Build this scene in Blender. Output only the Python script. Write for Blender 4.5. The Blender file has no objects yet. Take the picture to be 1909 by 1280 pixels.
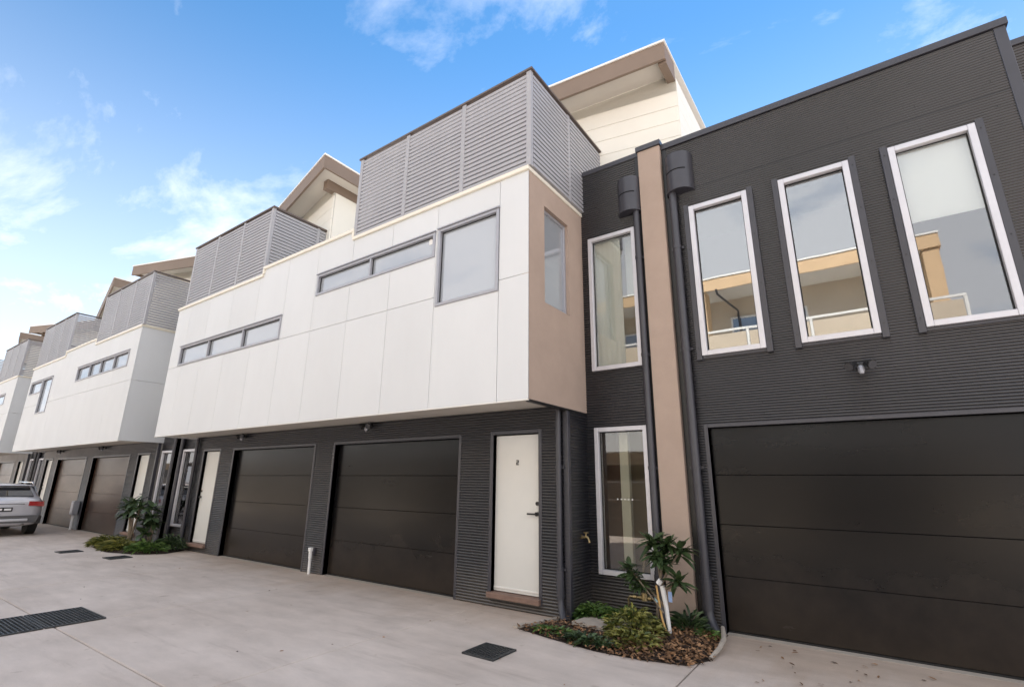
import bpy, math, random
from mathutils import Vector, Matrix, Euler
random.seed(7)
sc = bpy.context.scene
COL = sc.collection
rad = math.radians

# ------------------------------------------------------------------ camera
CAM_H = 1.55
cd = bpy.data.cameras.new("camera"); cam = bpy.data.objects.new("camera", cd); COL.objects.link(cam)
cd.sensor_fit = 'HORIZONTAL'; cd.sensor_width = 36.0; cd.lens = 929.26 / 1909 * 36.0
cd.clip_start = 0.05; cd.clip_end = 2000
yaw, pitch, roll = rad(-35.164), rad(15.629), rad(0.622)
fw = Vector((math.sin(yaw)*math.cos(pitch), math.cos(yaw)*math.cos(pitch), math.sin(pitch)))
rt = Vector((math.cos(yaw), -math.sin(yaw), 0)); up = rt.cross(fw)
rt2 = rt*math.cos(roll) + up*math.sin(roll); up2 = -rt*math.sin(roll) + up*math.cos(roll)
M = Matrix((( rt2.x, up2.x, -fw.x, 0), (rt2.y, up2.y, -fw.y, 0), (rt2.z, up2.z, -fw.z, CAM_H), (0, 0, 0, 1)))
cam.matrix_world = M
sc.camera = cam

# ------------------------------------------------------------------ light
SUN_DIR = Vector((-0.08, 0.64, 0.76)).normalized()          # towards the sun: behind the terrace
sun_el = math.asin(SUN_DIR.z); sun_az = math.atan2(SUN_DIR.x, SUN_DIR.y)
sd = bpy.data.lights.new("sun", 'SUN'); sd.energy = 4.8; sd.angle = rad(0.53); sd.color = (1.0, 0.93, 0.83)
so = bpy.data.objects.new("sun", sd); COL.objects.link(so); so.location = (0, 0, 30)
so.rotation_euler = SUN_DIR.to_track_quat('Z', 'Y').to_euler()

w = bpy.data.worlds.new("World"); sc.world = w; w.use_nodes = True
nt = w.node_tree; nt.nodes.clear()
def N(t, **k):
    n = nt.nodes.new(t)
    for a, b in k.items(): setattr(n, a, b)
    return n
sky = N('ShaderNodeTexSky', sky_type='NISHITA', sun_disc=False, sun_elevation=sun_el, sun_rotation=sun_az, altitude=50, air_density=1.0, dust_density=0.0, ozone_density=3.0)
tc = N('ShaderNodeTexCoord'); sep = N('ShaderNodeSeparateXYZ'); nt.links.new(tc.outputs['Generated'], sep.inputs[0])
addz = N('ShaderNodeMath', operation='ADD'); addz.inputs[1].default_value = 0.22; nt.links.new(sep.outputs['Z'], addz.inputs[0])
dx = N('ShaderNodeMath', operation='DIVIDE'); dy = N('ShaderNodeMath', operation='DIVIDE')
nt.links.new(sep.outputs['X'], dx.inputs[0]); nt.links.new(addz.outputs[0], dx.inputs[1])
nt.links.new(sep.outputs['Y'], dy.inputs[0]); nt.links.new(addz.outputs[0], dy.inputs[1])
SKX, SKY = 30.2, 15.1
cb = N('ShaderNodeCombineXYZ'); nt.links.new(dx.outputs[0], cb.inputs[0]); nt.links.new(dy.outputs[0], cb.inputs[1])
n1 = N('ShaderNodeTexNoise'); n1.inputs['Scale'].default_value = 1.7; n1.inputs['Detail'].default_value = 9; n1.inputs['Roughness'].default_value = 0.62; n1.inputs['Distortion'].default_value = 0.35
mp = N('ShaderNodeMapping'); mp.inputs['Location'].default_value = (SKX, SKY, 0.0); mp.inputs['Rotation'].default_value = (0, 0, 0.5); mp.inputs['Scale'].default_value = (1.0, 1.7, 1)
nt.links.new(cb.outputs[0], mp.inputs[0]); nt.links.new(mp.outputs[0], n1.inputs['Vector'])
rp = N('ShaderNodeValToRGB'); rp.color_ramp.elements[0].position = 0.485; rp.color_ramp.elements[0].color = (0, 0, 0, 1)
rp.color_ramp.elements[1].position = 0.80; rp.color_ramp.elements[1].color = (0.8, 0.8, 0.8, 1)
# windows show a cloud bank behind the camera; spread overhead, unseen, for added light
cl = N('ShaderNodeMapRange'); cl.inputs['From Min'].default_value = 0.42; cl.inputs['From Max'].default_value = -0.12; cl.inputs['To Min'].default_value = 0.0; cl.inputs['To Max'].default_value = 0.30
bk_ = N('ShaderNodeMath', operation='MULTIPLY_ADD'); bk_.inputs[1].default_value = -0.6; nt.links.new(sep.outputs['X'], bk_.inputs[0]); nt.links.new(sep.outputs['Y'], bk_.inputs[2])
nt.links.new(bk_.outputs[0], cl.inputs['Value'])
ca = N('ShaderNodeMath', operation='ADD'); nt.links.new(n1.outputs['Fac'], ca.inputs[0]); nt.links.new(cl.outputs[0], ca.inputs[1])
ce = N('ShaderNodeMapRange'); ce.inputs['From Min'].default_value = 0.40; ce.inputs['From Max'].default_value = 0.75; ce.inputs['To Min'].default_value = 0.0; ce.inputs['To Max'].default_value = -0.06
nt.links.new(sep.outputs['Z'], ce.inputs['Value'])
cf = N('ShaderNodeMath', operation='ADD'); nt.links.new(ca.outputs[0], cf.inputs[0]); nt.links.new(ce.outputs[0], cf.inputs[1])
nt.links.new(cf.outputs[0], rp.inputs[0])
# thin haze veil towards the horizon
hz = N('ShaderNodeMapRange'); hz.inputs['From Min'].default_value = 0.02; hz.inputs['From Max'].default_value = 0.74; hz.inputs['To Min'].default_value = 0.86; hz.inputs['To Max'].default_value = 0.0
nt.links.new(sep.outputs['Z'], hz.inputs['Value'])
hzp = N('ShaderNodeMath', operation='POWER'); hzp.inputs[1].default_value = 1.5; nt.links.new(hz.outputs[0], hzp.inputs[0])
sc1 = N('ShaderNodeMath', operation='ADD', use_clamp=True); nt.links.new(rp.outputs[0], sc1.inputs[0]); nt.links.new(hzp.outputs[0], sc1.inputs[1])
mixs = N('ShaderNodeMix', data_type='RGBA'); nt.links.new(sc1.outputs[0], mixs.inputs[0]); tint = N('ShaderNodeMix', data_type='RGBA', blend_type='MULTIPLY'); tint.inputs[0].default_value = 1.0; tint.inputs[7].default_value = (0.38, 0.64, 0.72, 1)
nt.links.new(sky.outputs[0], tint.inputs[6]); nt.links.new(tint.outputs[2], mixs.inputs[6])
mixs.inputs[7].default_value = (5.5, 5.55, 5.75, 1)
bg = N('ShaderNodeBackground'); bg.inputs[1].default_value = 0.10; nt.links.new(mixs.outputs[2], bg.inputs[0])
ow = N('ShaderNodeOutputWorld'); nt.links.new(bg.outputs[0], ow.inputs[0])

vs = sc.view_settings; vs.view_transform = 'Standard'; vs.look = 'None'; vs.gamma = 1.0; vs.use_curve_mapping = False; vs.exposure = 1.60
try:
    sc.cycles.max_bounces = 8; sc.cycles.diffuse_bounces = 4; sc.cycles.glossy_bounces = 4; sc.cycles.transmission_bounces = 6; sc.cycles.transparent_max_bounces = 8
except Exception: pass

# ------------------------------------------------------------------ materials
def mat(name, col, rough=0.6, metal=0.0, spec=0.5, var=0.0, vscale=3.0, bump=0.0, bscale=80.0, vcol=None, stretch=(1, 1, 1), coat=0.0, bdist=0.004, dust=None, tone=0.0):
    m = bpy.data.materials.new(name); m.use_nodes = True
    t = m.node_tree; b = t.nodes['Principled BSDF']
    b.inputs['Base Color'].default_value = (*col, 1); b.inputs['Roughness'].default_value = rough; b.inputs['Metallic'].default_value = metal
    b.inputs['Specular IOR Level'].default_value = spec
    if coat: b.inputs['Coat Weight'].default_value = coat; b.inputs['Coat Roughness'].default_value = 0.08
    g = t.nodes.new('ShaderNodeTexCoord'); mp = t.nodes.new('ShaderNodeMapping'); mp.inputs['Scale'].default_value = stretch
    t.links.new(g.outputs['Object'], mp.inputs[0])
    if var > 0:
        n = t.nodes.new('ShaderNodeTexNoise'); n.inputs['Scale'].default_value = vscale; n.inputs['Detail'].default_value = 7; n.inputs['Roughness'].default_value = 0.65
        t.links.new(mp.outputs[0], n.inputs['Vector'])
        r = t.nodes.new('ShaderNodeValToRGB'); r.color_ramp.elements[0].position = 0.32; r.color_ramp.elements[1].position = 0.70
        c2 = vcol if vcol else tuple(c*(1-var) for c in col)
        r.color_ramp.elements[0].color = (*c2, 1); r.color_ramp.elements[1].color = (*tuple(min(1, c*(1+var*0.35)) for c in col), 1)
        t.links.new(n.outputs['Fac'], r.inputs[0]); t.links.new(r.outputs[0], b.inputs['Base Color'])
        rr = t.nodes.new('ShaderNodeMapRange'); rr.inputs['To Min'].default_value = min(1, rough+0.10); rr.inputs['To Max'].default_value = max(0.03, rough-0.08)
        t.links.new(n.outputs['Fac'], rr.inputs['Value']); t.links.new(rr.outputs[0], b.inputs['Roughness'])
    def chain(make):
        lk = b.inputs['Base Color'].links
        src = lk[0].from_socket if lk else None
        mn = t.nodes.new('ShaderNodeMix'); mn.data_type = 'RGBA'
        if src: t.links.new(src, mn.inputs[6])
        else: mn.inputs[6].default_value = (*col, 1)
        make(mn); t.links.new(mn.outputs[2], b.inputs['Base Color'])
    if tone > 0:
        def mk(mn):
            oi = t.nodes.new('ShaderNodeObjectInfo'); mr_ = t.nodes.new('ShaderNodeMapRange'); mr_.inputs['To Min'].default_value = 1-tone; mr_.inputs['To Max'].default_value = 1.0
            t.links.new(oi.outputs['Random'], mr_.inputs['Value']); mn.blend_type = 'MULTIPLY'; mn.inputs[0].default_value = 1.0; t.links.new(mr_.outputs[0], mn.inputs[7])
        chain(mk)
    if dust:
        dc, dh, ds = dust
        def mk(mn):
            ge = t.nodes.new('ShaderNodeNewGeometry'); sx = t.nodes.new('ShaderNodeSeparateXYZ'); t.links.new(ge.outputs['Position'], sx.inputs[0])
            nn = t.nodes.new('ShaderNodeTexNoise'); nn.inputs['Scale'].default_value = 2.3; nn.inputs['Detail'].default_value = 8; nn.inputs['Roughness'].default_value = 0.7; t.links.new(ge.outputs['Position'], nn.inputs['Vector'])
            ad = t.nodes.new('ShaderNodeMath'); ad.operation = 'MULTIPLY_ADD'; ad.inputs[1].default_value = -dh*1.6; t.links.new(nn.outputs['Fac'], ad.inputs[0]); t.links.new(sx.outputs['Z'], ad.inputs[2])
            mr_ = t.nodes.new('ShaderNodeMapRange'); mr_.inputs['From Min'].default_value = -0.75*dh; mr_.inputs['From Max'].default_value = 0.3*dh; mr_.inputs['To Min'].default_value = ds; mr_.inputs['To Max'].default_value = 0.0
            t.links.new(ad.outputs[0], mr_.inputs['Value']); t.links.new(mr_.outputs[0], mn.inputs[0]); mn.inputs[7].default_value = (*dc, 1)
        chain(mk)
    if bump > 0:
        n = t.nodes.new('ShaderNodeTexNoise'); n.inputs['Scale'].default_value = bscale; n.inputs['Detail'].default_value = 5
        t.links.new(mp.outputs[0], n.inputs['Vector'])
        bn = t.nodes.new('ShaderNodeBump'); bn.inputs['Strength'].default_value = bump; bn.inputs['Distance'].default_value = bdist
        t.links.new(n.outputs['Fac'], bn.inputs['Height']); t.links.new(bn.outputs[0], b.inputs['Normal'])
    return m

def glass(name, tint, refl, body=(0.3, 0.32, 0.35), opaque=0.0, wave=0.0):
    """Pane: mirror coat over partly clear, partly frosted body."""
    m = bpy.data.materials.new(name); m.use_nodes = True; t = m.node_tree; t.nodes.clear()
    o = t.nodes.new('ShaderNodeOutputMaterial'); gl = t.nodes.new('ShaderNodeBsdfGlossy'); gl.inputs['Roughness'].default_value = 0.015; gl.inputs['Color'].default_value = (0.97, 0.97, 1, 1)
    tr = t.nodes.new('ShaderNodeBsdfTransparent'); tr.inputs[0].default_value = (*tint, 1)
    df = t.nodes.new('ShaderNodeBsdfDiffuse'); df.inputs[0].default_value = (*body, 1)
    m1 = t.nodes.new('ShaderNodeMixShader'); m1.inputs[0].default_value = opaque; t.links.new(tr.outputs[0], m1.inputs[1]); t.links.new(df.outputs[0], m1.inputs[2])
    lw = t.nodes.new('ShaderNodeLayerWeight'); lw.inputs[0].default_value = 0.25
    mr = t.nodes.new('ShaderNodeMapRange'); mr.inputs['To Min'].default_value = refl; mr.inputs['To Max'].default_value = 1.0; t.links.new(lw.outputs['Fresnel'], mr.inputs['Value'])
    m2 = t.nodes.new('ShaderNodeMixShader'); t.links.new(mr.outputs[0], m2.inputs[0]); t.links.new(m1.outputs[0], m2.inputs[1]); t.links.new(gl.outputs[0], m2.inputs[2])
    if wave:
        g = t.nodes.new('ShaderNodeTexCoord'); n = t.nodes.new('ShaderNodeTexNoise'); n.inputs['Scale'].default_value = 1.3; t.links.new(g.outputs['Object'], n.inputs['Vector'])
        bn = t.nodes.new('ShaderNodeBump'); bn.inputs['Strength'].default_value = wave; bn.inputs['Distance'].default_value = 0.02
        t.links.new(n.outputs['Fac'], bn.inputs['Height']); t.links.new(bn.outputs[0], gl.inputs['Normal'])
    t.links.new(m2.outputs[0], o.inputs[0]); return m

MT = {}
MT['panel'] = mat('white_panel', (0.645, 0.665, 0.685), 0.5, var=0.035, vscale=1.1, bump=0.05, bscale=25, stretch=(1.2, 1, 0.45), tone=0.03)
MT['panel_grey'] = mat('pale_grey_panel', (0.55, 0.55, 0.56), 0.55, var=0.07, vscale=1.1, bump=0.05, bscale=30)
MT['joint'] = mat('panel_joint', (0.50, 0.49, 0.47), 0.8)
MT['cap'] = mat('cream_capping', (0.78, 0.74, 0.64), 0.4, var=0.04)
MT['tan'] = mat('tan_render', (0.41, 0.318, 0.262), 0.9, var=0.09, vscale=2.0, bump=0.5, bscale=110, dust=((0.22, 0.17, 0.13), 0.6, 0.6))
MT['tanfascia'] = mat('tan_fascia', (0.21, 0.155, 0.118), 0.6, var=0.06, vscale=2)
MT['char'] = mat('charcoal_steel', (0.0135, 0.0138, 0.0180), 0.34, metal=0.0, spec=1.0, var=0.3, vscale=1.4, dust=((0.085, 0.072, 0.06), 0.5, 0.55))
MT['chartrim'] = mat('charcoal_trim', (0.042, 0.042, 0.053), 0.38, spec=0.6, var=0.15, vscale=4)
MT['gdoor'] = mat('garage_door_paint', (0.0075, 0.0070, 0.0075), 0.23, spec=0.26, var=0.3, vscale=1.3, bump=0.06, bscale=220, stretch=(0.5, 1, 1.6), bdist=0.0006, dust=((0.055, 0.042, 0.032), 0.7, 0.5))
MT['gdoorreflect'] = mat('brown_door_reflection', (0.050, 0.027, 0.018), 0.34, spec=0.36, var=0.3, vscale=1.3, stretch=(0.5, 1, 1.6), dust=((0.06, 0.05, 0.04), 0.6, 0.5))  # far doors: brown of their reflections put into the base colour
MT['alu'] = mat('silver_aluminium', (0.60, 0.60, 0.64), 0.38, metal=0.35, var=0.06, vscale=6)
MT['alugrey'] = mat('grey_aluminium', (0.36, 0.37, 0.41), 0.4, metal=0.3, var=0.06, vscale=6)
MT['slat'] = mat('grey_slat', (0.36, 0.36, 0.385), 0.42, spec=0.5, var=0.08, vscale=5)
MT['rail'] = mat('brown_rail', (0.10, 0.075, 0.065), 0.4)
MT['soffit'] = mat('soffit_board', (0.62, 0.58, 0.52), 0.7, var=0.06, vscale=1.5)
MT['siding'] = mat('cream_siding', (0.80, 0.77, 0.69), 0.5, var=0.04, vscale=2)
MT['gutter'] = mat('white_gutter', (0.80, 0.79, 0.76), 0.35)
MT['door'] = mat('door_paint', (0.68, 0.68, 0.65), 0.4, var=0.05, vscale=1.2)
MT['sill'] = mat('brown_sill', (0.22, 0.14, 0.11), 0.6, var=0.2, vscale=8)
MT['black'] = mat('black_plastic', (0.012, 0.012, 0.013), 0.4)
MT['white'] = mat('white_plastic', (0.80, 0.80, 0.80), 0.35)
MT['brass'] = mat('brass', (0.40, 0.31, 0.16), 0.45, metal=0.8, var=0.3, vscale=30)
MT['lens'] = mat('light_lens', (0.06, 0.06, 0.065), 0.10)
MT['pane'] = glass('clear_pane', (0.80, 0.84, 0.82), 0.22, wave=0.03)
MT['pane_blind'] = glass('clear_pane_with_blind', (0.9, 0.92, 0.91), 0.13, wave=0.03)
MT['roomdim'] = mat('dim_room_shade', (0.10, 0.09, 0.08), 0.9)  # unlit rooms: their dimness is put into the wall colour
MT['pane_dark'] = glass('ground_pane', (0.85, 0.85, 0.80), 0.06, wave=0.02)
MT['frost'] = glass('frosted_pane', (0.6, 0.6, 0.6), 0.17, body=(0.30, 0.325, 0.355), opaque=1.0)
MT['blindpane'] = glass('curtained_pane', (0.9, 0.92, 0.9), 0.10)
MT['room'] = mat('room_plaster', (0.60, 0.50, 0.37), 0.9, var=0.05)
MT['roomdark'] = mat('dark_timber', (0.10, 0.05, 0.032), 0.6, var=0.2, vscale=6)
MT['curtain'] = mat('curtain_cloth', (0.82, 0.82, 0.79), 0.9, var=0.05)
MT['carpet'] = mat('carpet', (0.09, 0.05, 0.04), 0.95, var=0.2, vscale=30)
MT['timber'] = mat('pale_timber', (0.55, 0.42, 0.27), 0.5)
MT['roof'] = mat('roof_sheet', (0.55, 0.55, 0.55), 0.5)
MT['core'] = mat('inner_wall', (0.25, 0.24, 0.23), 0.9)
MT['soil'] = mat('mulch_soil', (0.045, 0.028, 0.02), 0.95, var=0.5, vscale=30, bump=0.9, bscale=60, bdist=0.02)
MT['stone'] = mat('paver_concrete', (0.42, 0.37, 0.32), 0.85, var=0.15, vscale=9, bump=0.3, bscale=120)
MT['iron'] = mat('grate_iron', (0.075, 0.08, 0.085), 0.5, metal=0.5, var=0.3, vscale=20)
MT['hollow_shade'] = mat('black_hollow_shade', (0.006, 0.006, 0.006), 0.9)
MT['rubber'] = mat('rubber', (0.010, 0.010, 0.010), 0.7)

def leafmat(name, a, b, rough=0.42):
    m = bpy.data.materials.new(name); m.use_nodes = True; t = m.node_tree; p = t.nodes['Principled BSDF']
    n = t.nodes.new('ShaderNodeTexNoise'); n.inputs['Scale'].default_value = 9; g = t.nodes.new('ShaderNodeNewGeometry')
    t.links.new(g.outputs['Position'], n.inputs['Vector'])
    mxn = t.nodes.new('ShaderNodeMath'); mxn.operation = 'ADD'; mul = t.nodes.new('ShaderNodeMath'); mul.operation = 'MULTIPLY_ADD'; mul.inputs[1].default_value = 0.7; mul.inputs[2].default_value = -0.35
    t.links.new(g.outputs['Random Per Island'], mul.inputs[0]); t.links.new(n.outputs['Fac'], mxn.inputs[0]); t.links.new(mul.outputs[0], mxn.inputs[1])
    r = t.nodes.new('ShaderNodeValToRGB'); r.color_ramp.elements[0].position = 0.2; r.color_ramp.elements[1].position = 0.8
    r.color_ramp.elements[0].color = (*a, 1); r.color_ramp.elements[1].color = (*b, 1)
    t.links.new(mxn.outputs[0], r.inputs[0]); t.links.new(r.outputs[0], p.inputs['Base Color'])
    p.inputs['Roughness'].default_value = rough; p.inputs['Transmission Weight'].default_value = 0.0
    return m
MT['leafdark'] = leafmat('dark_green_leaf', (0.018, 0.035, 0.016), (0.06, 0.10, 0.035))
MT['leafgreen'] = leafmat('fresh_green_leaf', (0.035, 0.075, 0.018), (0.13, 0.22, 0.05))
MT['leafyellow'] = leafmat('yellow_green_leaf', (0.045, 0.065, 0.015), (0.26, 0.25, 0.06))
MT['leafbrown'] = leafmat('dry_leaf', (0.03, 0.014, 0.009), (0.36, 0.20, 0.10), 0.7)
MT['bark'] = mat('bark', (0.24, 0.19, 0.14), 0.9, var=0.35, vscale=20)

# concrete: blotches, stains, fine grain
def concrete():
    m = bpy.data.materials.new('driveway_concrete'); m.use_nodes = True; t = m.node_tree; p = t.nodes['Principled BSDF']
    g = t.nodes.new('ShaderNodeNewGeometry')
    def noise(s, d=8, st=(1, 1, 1), ro=0.6):
        mp = t.nodes.new('ShaderNodeMapping'); mp.inputs['Scale'].default_value = st; t.links.new(g.outputs['Position'], mp.inputs[0])
        n = t.nodes.new('ShaderNodeTexNoise'); n.inputs['Scale'].default_value = s; n.inputs['Detail'].default_value = d; n.inputs['Roughness'].default_value = ro; t.links.new(mp.outputs[0], n.inputs['Vector']); return n
    big = noise(0.55, 6); mid = noise(2.6, 8, (0.6, 1.5, 1)); fine = noise(60, 4); spot = noise(7, 3)
    r1 = t.nodes.new('ShaderNodeValToRGB'); r1.color_ramp.elements[0].position = 0.3; r1.color_ramp.elements[1].position = 0.72
    r1.color_ramp.elements[0].color = (0.52, 0.45, 0.405, 1); r1.color_ramp.elements[1].color = (0.66, 0.588, 0.545, 1)
    t.links.new(big.outputs['Fac'], r1.inputs[0])
    r2 = t.nodes.new('ShaderNodeValToRGB'); r2.color_ramp.elements[0].position = 0.3; r2.color_ramp.elements[1].position = 0.7
    r2.color_ramp.elements[0].color = (0.80, 0.79, 0.78, 1); r2.color_ramp.elements[1].color = (1.06, 1.05, 1.04, 1)
    t.links.new(mid.outputs['Fac'], r2.inputs[0])
    m1 = t.nodes.new('ShaderNodeMix'); m1.data_type = 'RGBA'; m1.blend_type = 'MULTIPLY'; m1.inputs[0].default_value = 0.8
    t.links.new(r1.outputs[0], m1.inputs[6]); t.links.new(r2.outputs[0], m1.inputs[7])
    r3 = t.nodes.new('ShaderNodeValToRGB'); r3.color_ramp.elements[0].position = 0.24; r3.color_ramp.elements[1].position = 0.33
    r3.color_ramp.elements[0].color = (0.62, 0.58, 0.54, 1); r3.color_ramp.elements[1].color = (1, 1, 1, 1)
    t.links.new(spot.outputs['Fac'], r3.inputs[0])
    m2 = t.nodes.new('ShaderNodeMix'); m2.data_type = 'RGBA'; m2.blend_type = 'MULTIPLY'; m2.inputs[0].default_value = 0.55
    t.links.new(m1.outputs[2], m2.inputs[6]); t.links.new(r3.outputs[0], m2.inputs[7])
    # brown wash-off stains reaching out from the wall line, and faint tyre streaks across the doors
    sp = t.nodes.new('ShaderNodeSeparateXYZ'); t.links.new(g.outputs['Position'], sp.inputs[0])
    sn = noise(1.1, 6, (1.6, 0.45, 1), 0.7)
    ad = t.nodes.new('ShaderNodeMath'); ad.operation = 'MULTIPLY_ADD'; ad.inputs[1].default_value = 2.6; t.links.new(sn.outputs['Fac'], ad.inputs[0]); t.links.new(sp.outputs['Y'], ad.inputs[2])
    mr = t.nodes.new('ShaderNodeMapRange'); mr.inputs['From Min'].default_value = 6.0; mr.inputs['From Max'].default_value = 7.1; mr.inputs['To Max'].default_value = 0.75; t.links.new(ad.outputs[0], mr.inputs['Value'])
    m3 = t.nodes.new('ShaderNodeMix'); m3.data_type = 'RGBA'; m3.blend_type = 'MULTIPLY'; m3.inputs[7].default_value = (0.78, 0.70, 0.61, 1)
    t.links.new(mr.outputs[0], m3.inputs[0]); t.links.new(m2.outputs[2], m3.inputs[6])
    ty = noise(1.0, 5, (0.35, 3.4, 1), 0.75); r4 = t.nodes.new('ShaderNodeValToRGB'); r4.color_ramp.elements[0].position = 0.56; r4.color_ramp.elements[1].position = 0.74
    r4.color_ramp.elements[0].color = (1, 1, 1, 1); r4.color_ramp.elements[1].color = (0.74, 0.72, 0.71, 1); t.links.new(ty.outputs['Fac'], r4.inputs[0])
    m4 = t.nodes.new('ShaderNodeMix'); m4.data_type = 'RGBA'; m4.blend_type = 'MULTIPLY'; m4.inputs[0].default_value = 0.8
    t.links.new(m3.outputs[2], m4.inputs[6]); t.links.new(r4.outputs[0], m4.inputs[7])
    vo = t.nodes.new('ShaderNodeTexNoise'); vo.inputs['Scale'].default_value = 210; vo.inputs['Detail'].default_value = 2; t.links.new(g.outputs['Position'], vo.inputs['Vector'])
    r5 = t.nodes.new('ShaderNodeValToRGB'); r5.color_ramp.elements[0].position = 0.30; r5.color_ramp.elements[1].position = 0.42; r5.color_ramp.elements[0].color = (0.72, 0.70, 0.68, 1); r5.color_ramp.elements[1].color = (1, 1, 1, 1); t.links.new(vo.outputs['Fac'], r5.inputs[0])
    oil = noise(2.1, 2, (1, 1, 1)); r6 = t.nodes.new('ShaderNodeValToRGB'); r6.color_ramp.elements[0].position = 0.70; r6.color_ramp.elements[1].position = 0.78; r6.color_ramp.elements[0].color = (1, 1, 1, 1); r6.color_ramp.elements[1].color = (0.60, 0.57, 0.54, 1); t.links.new(oil.outputs['Fac'], r6.inputs[0])
    m5 = t.nodes.new('ShaderNodeMix'); m5.data_type = 'RGBA'; m5.blend_type = 'MULTIPLY'; m5.inputs[0].default_value = 1.0; t.links.new(m4.outputs[2], m5.inputs[6]); t.links.new(r5.outputs[0], m5.inputs[7])
    m6 = t.nodes.new('ShaderNodeMix'); m6.data_type = 'RGBA'; m6.blend_type = 'MULTIPLY'; m6.inputs[0].default_value = 0.7; t.links.new(m5.outputs[2], m6.inputs[6]); t.links.new(r6.outputs[0], m6.inputs[7])
    t.links.new(m6.outputs[2], p.inputs['Base Color'])
    p.inputs['Roughness'].default_value = 0.72; p.inputs['Specular IOR Level'].default_value = 0.35
    bn = t.nodes.new('ShaderNodeBump'); bn.inputs['Strength'].default_value = 0.25; bn.inputs['Distance'].default_value = 0.004
    t.links.new(fine.outputs['Fac'], bn.inputs['Height']); t.links.new(bn.outputs[0], p.inputs['Normal'])
    return m
MT['concrete'] = concrete()

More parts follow.
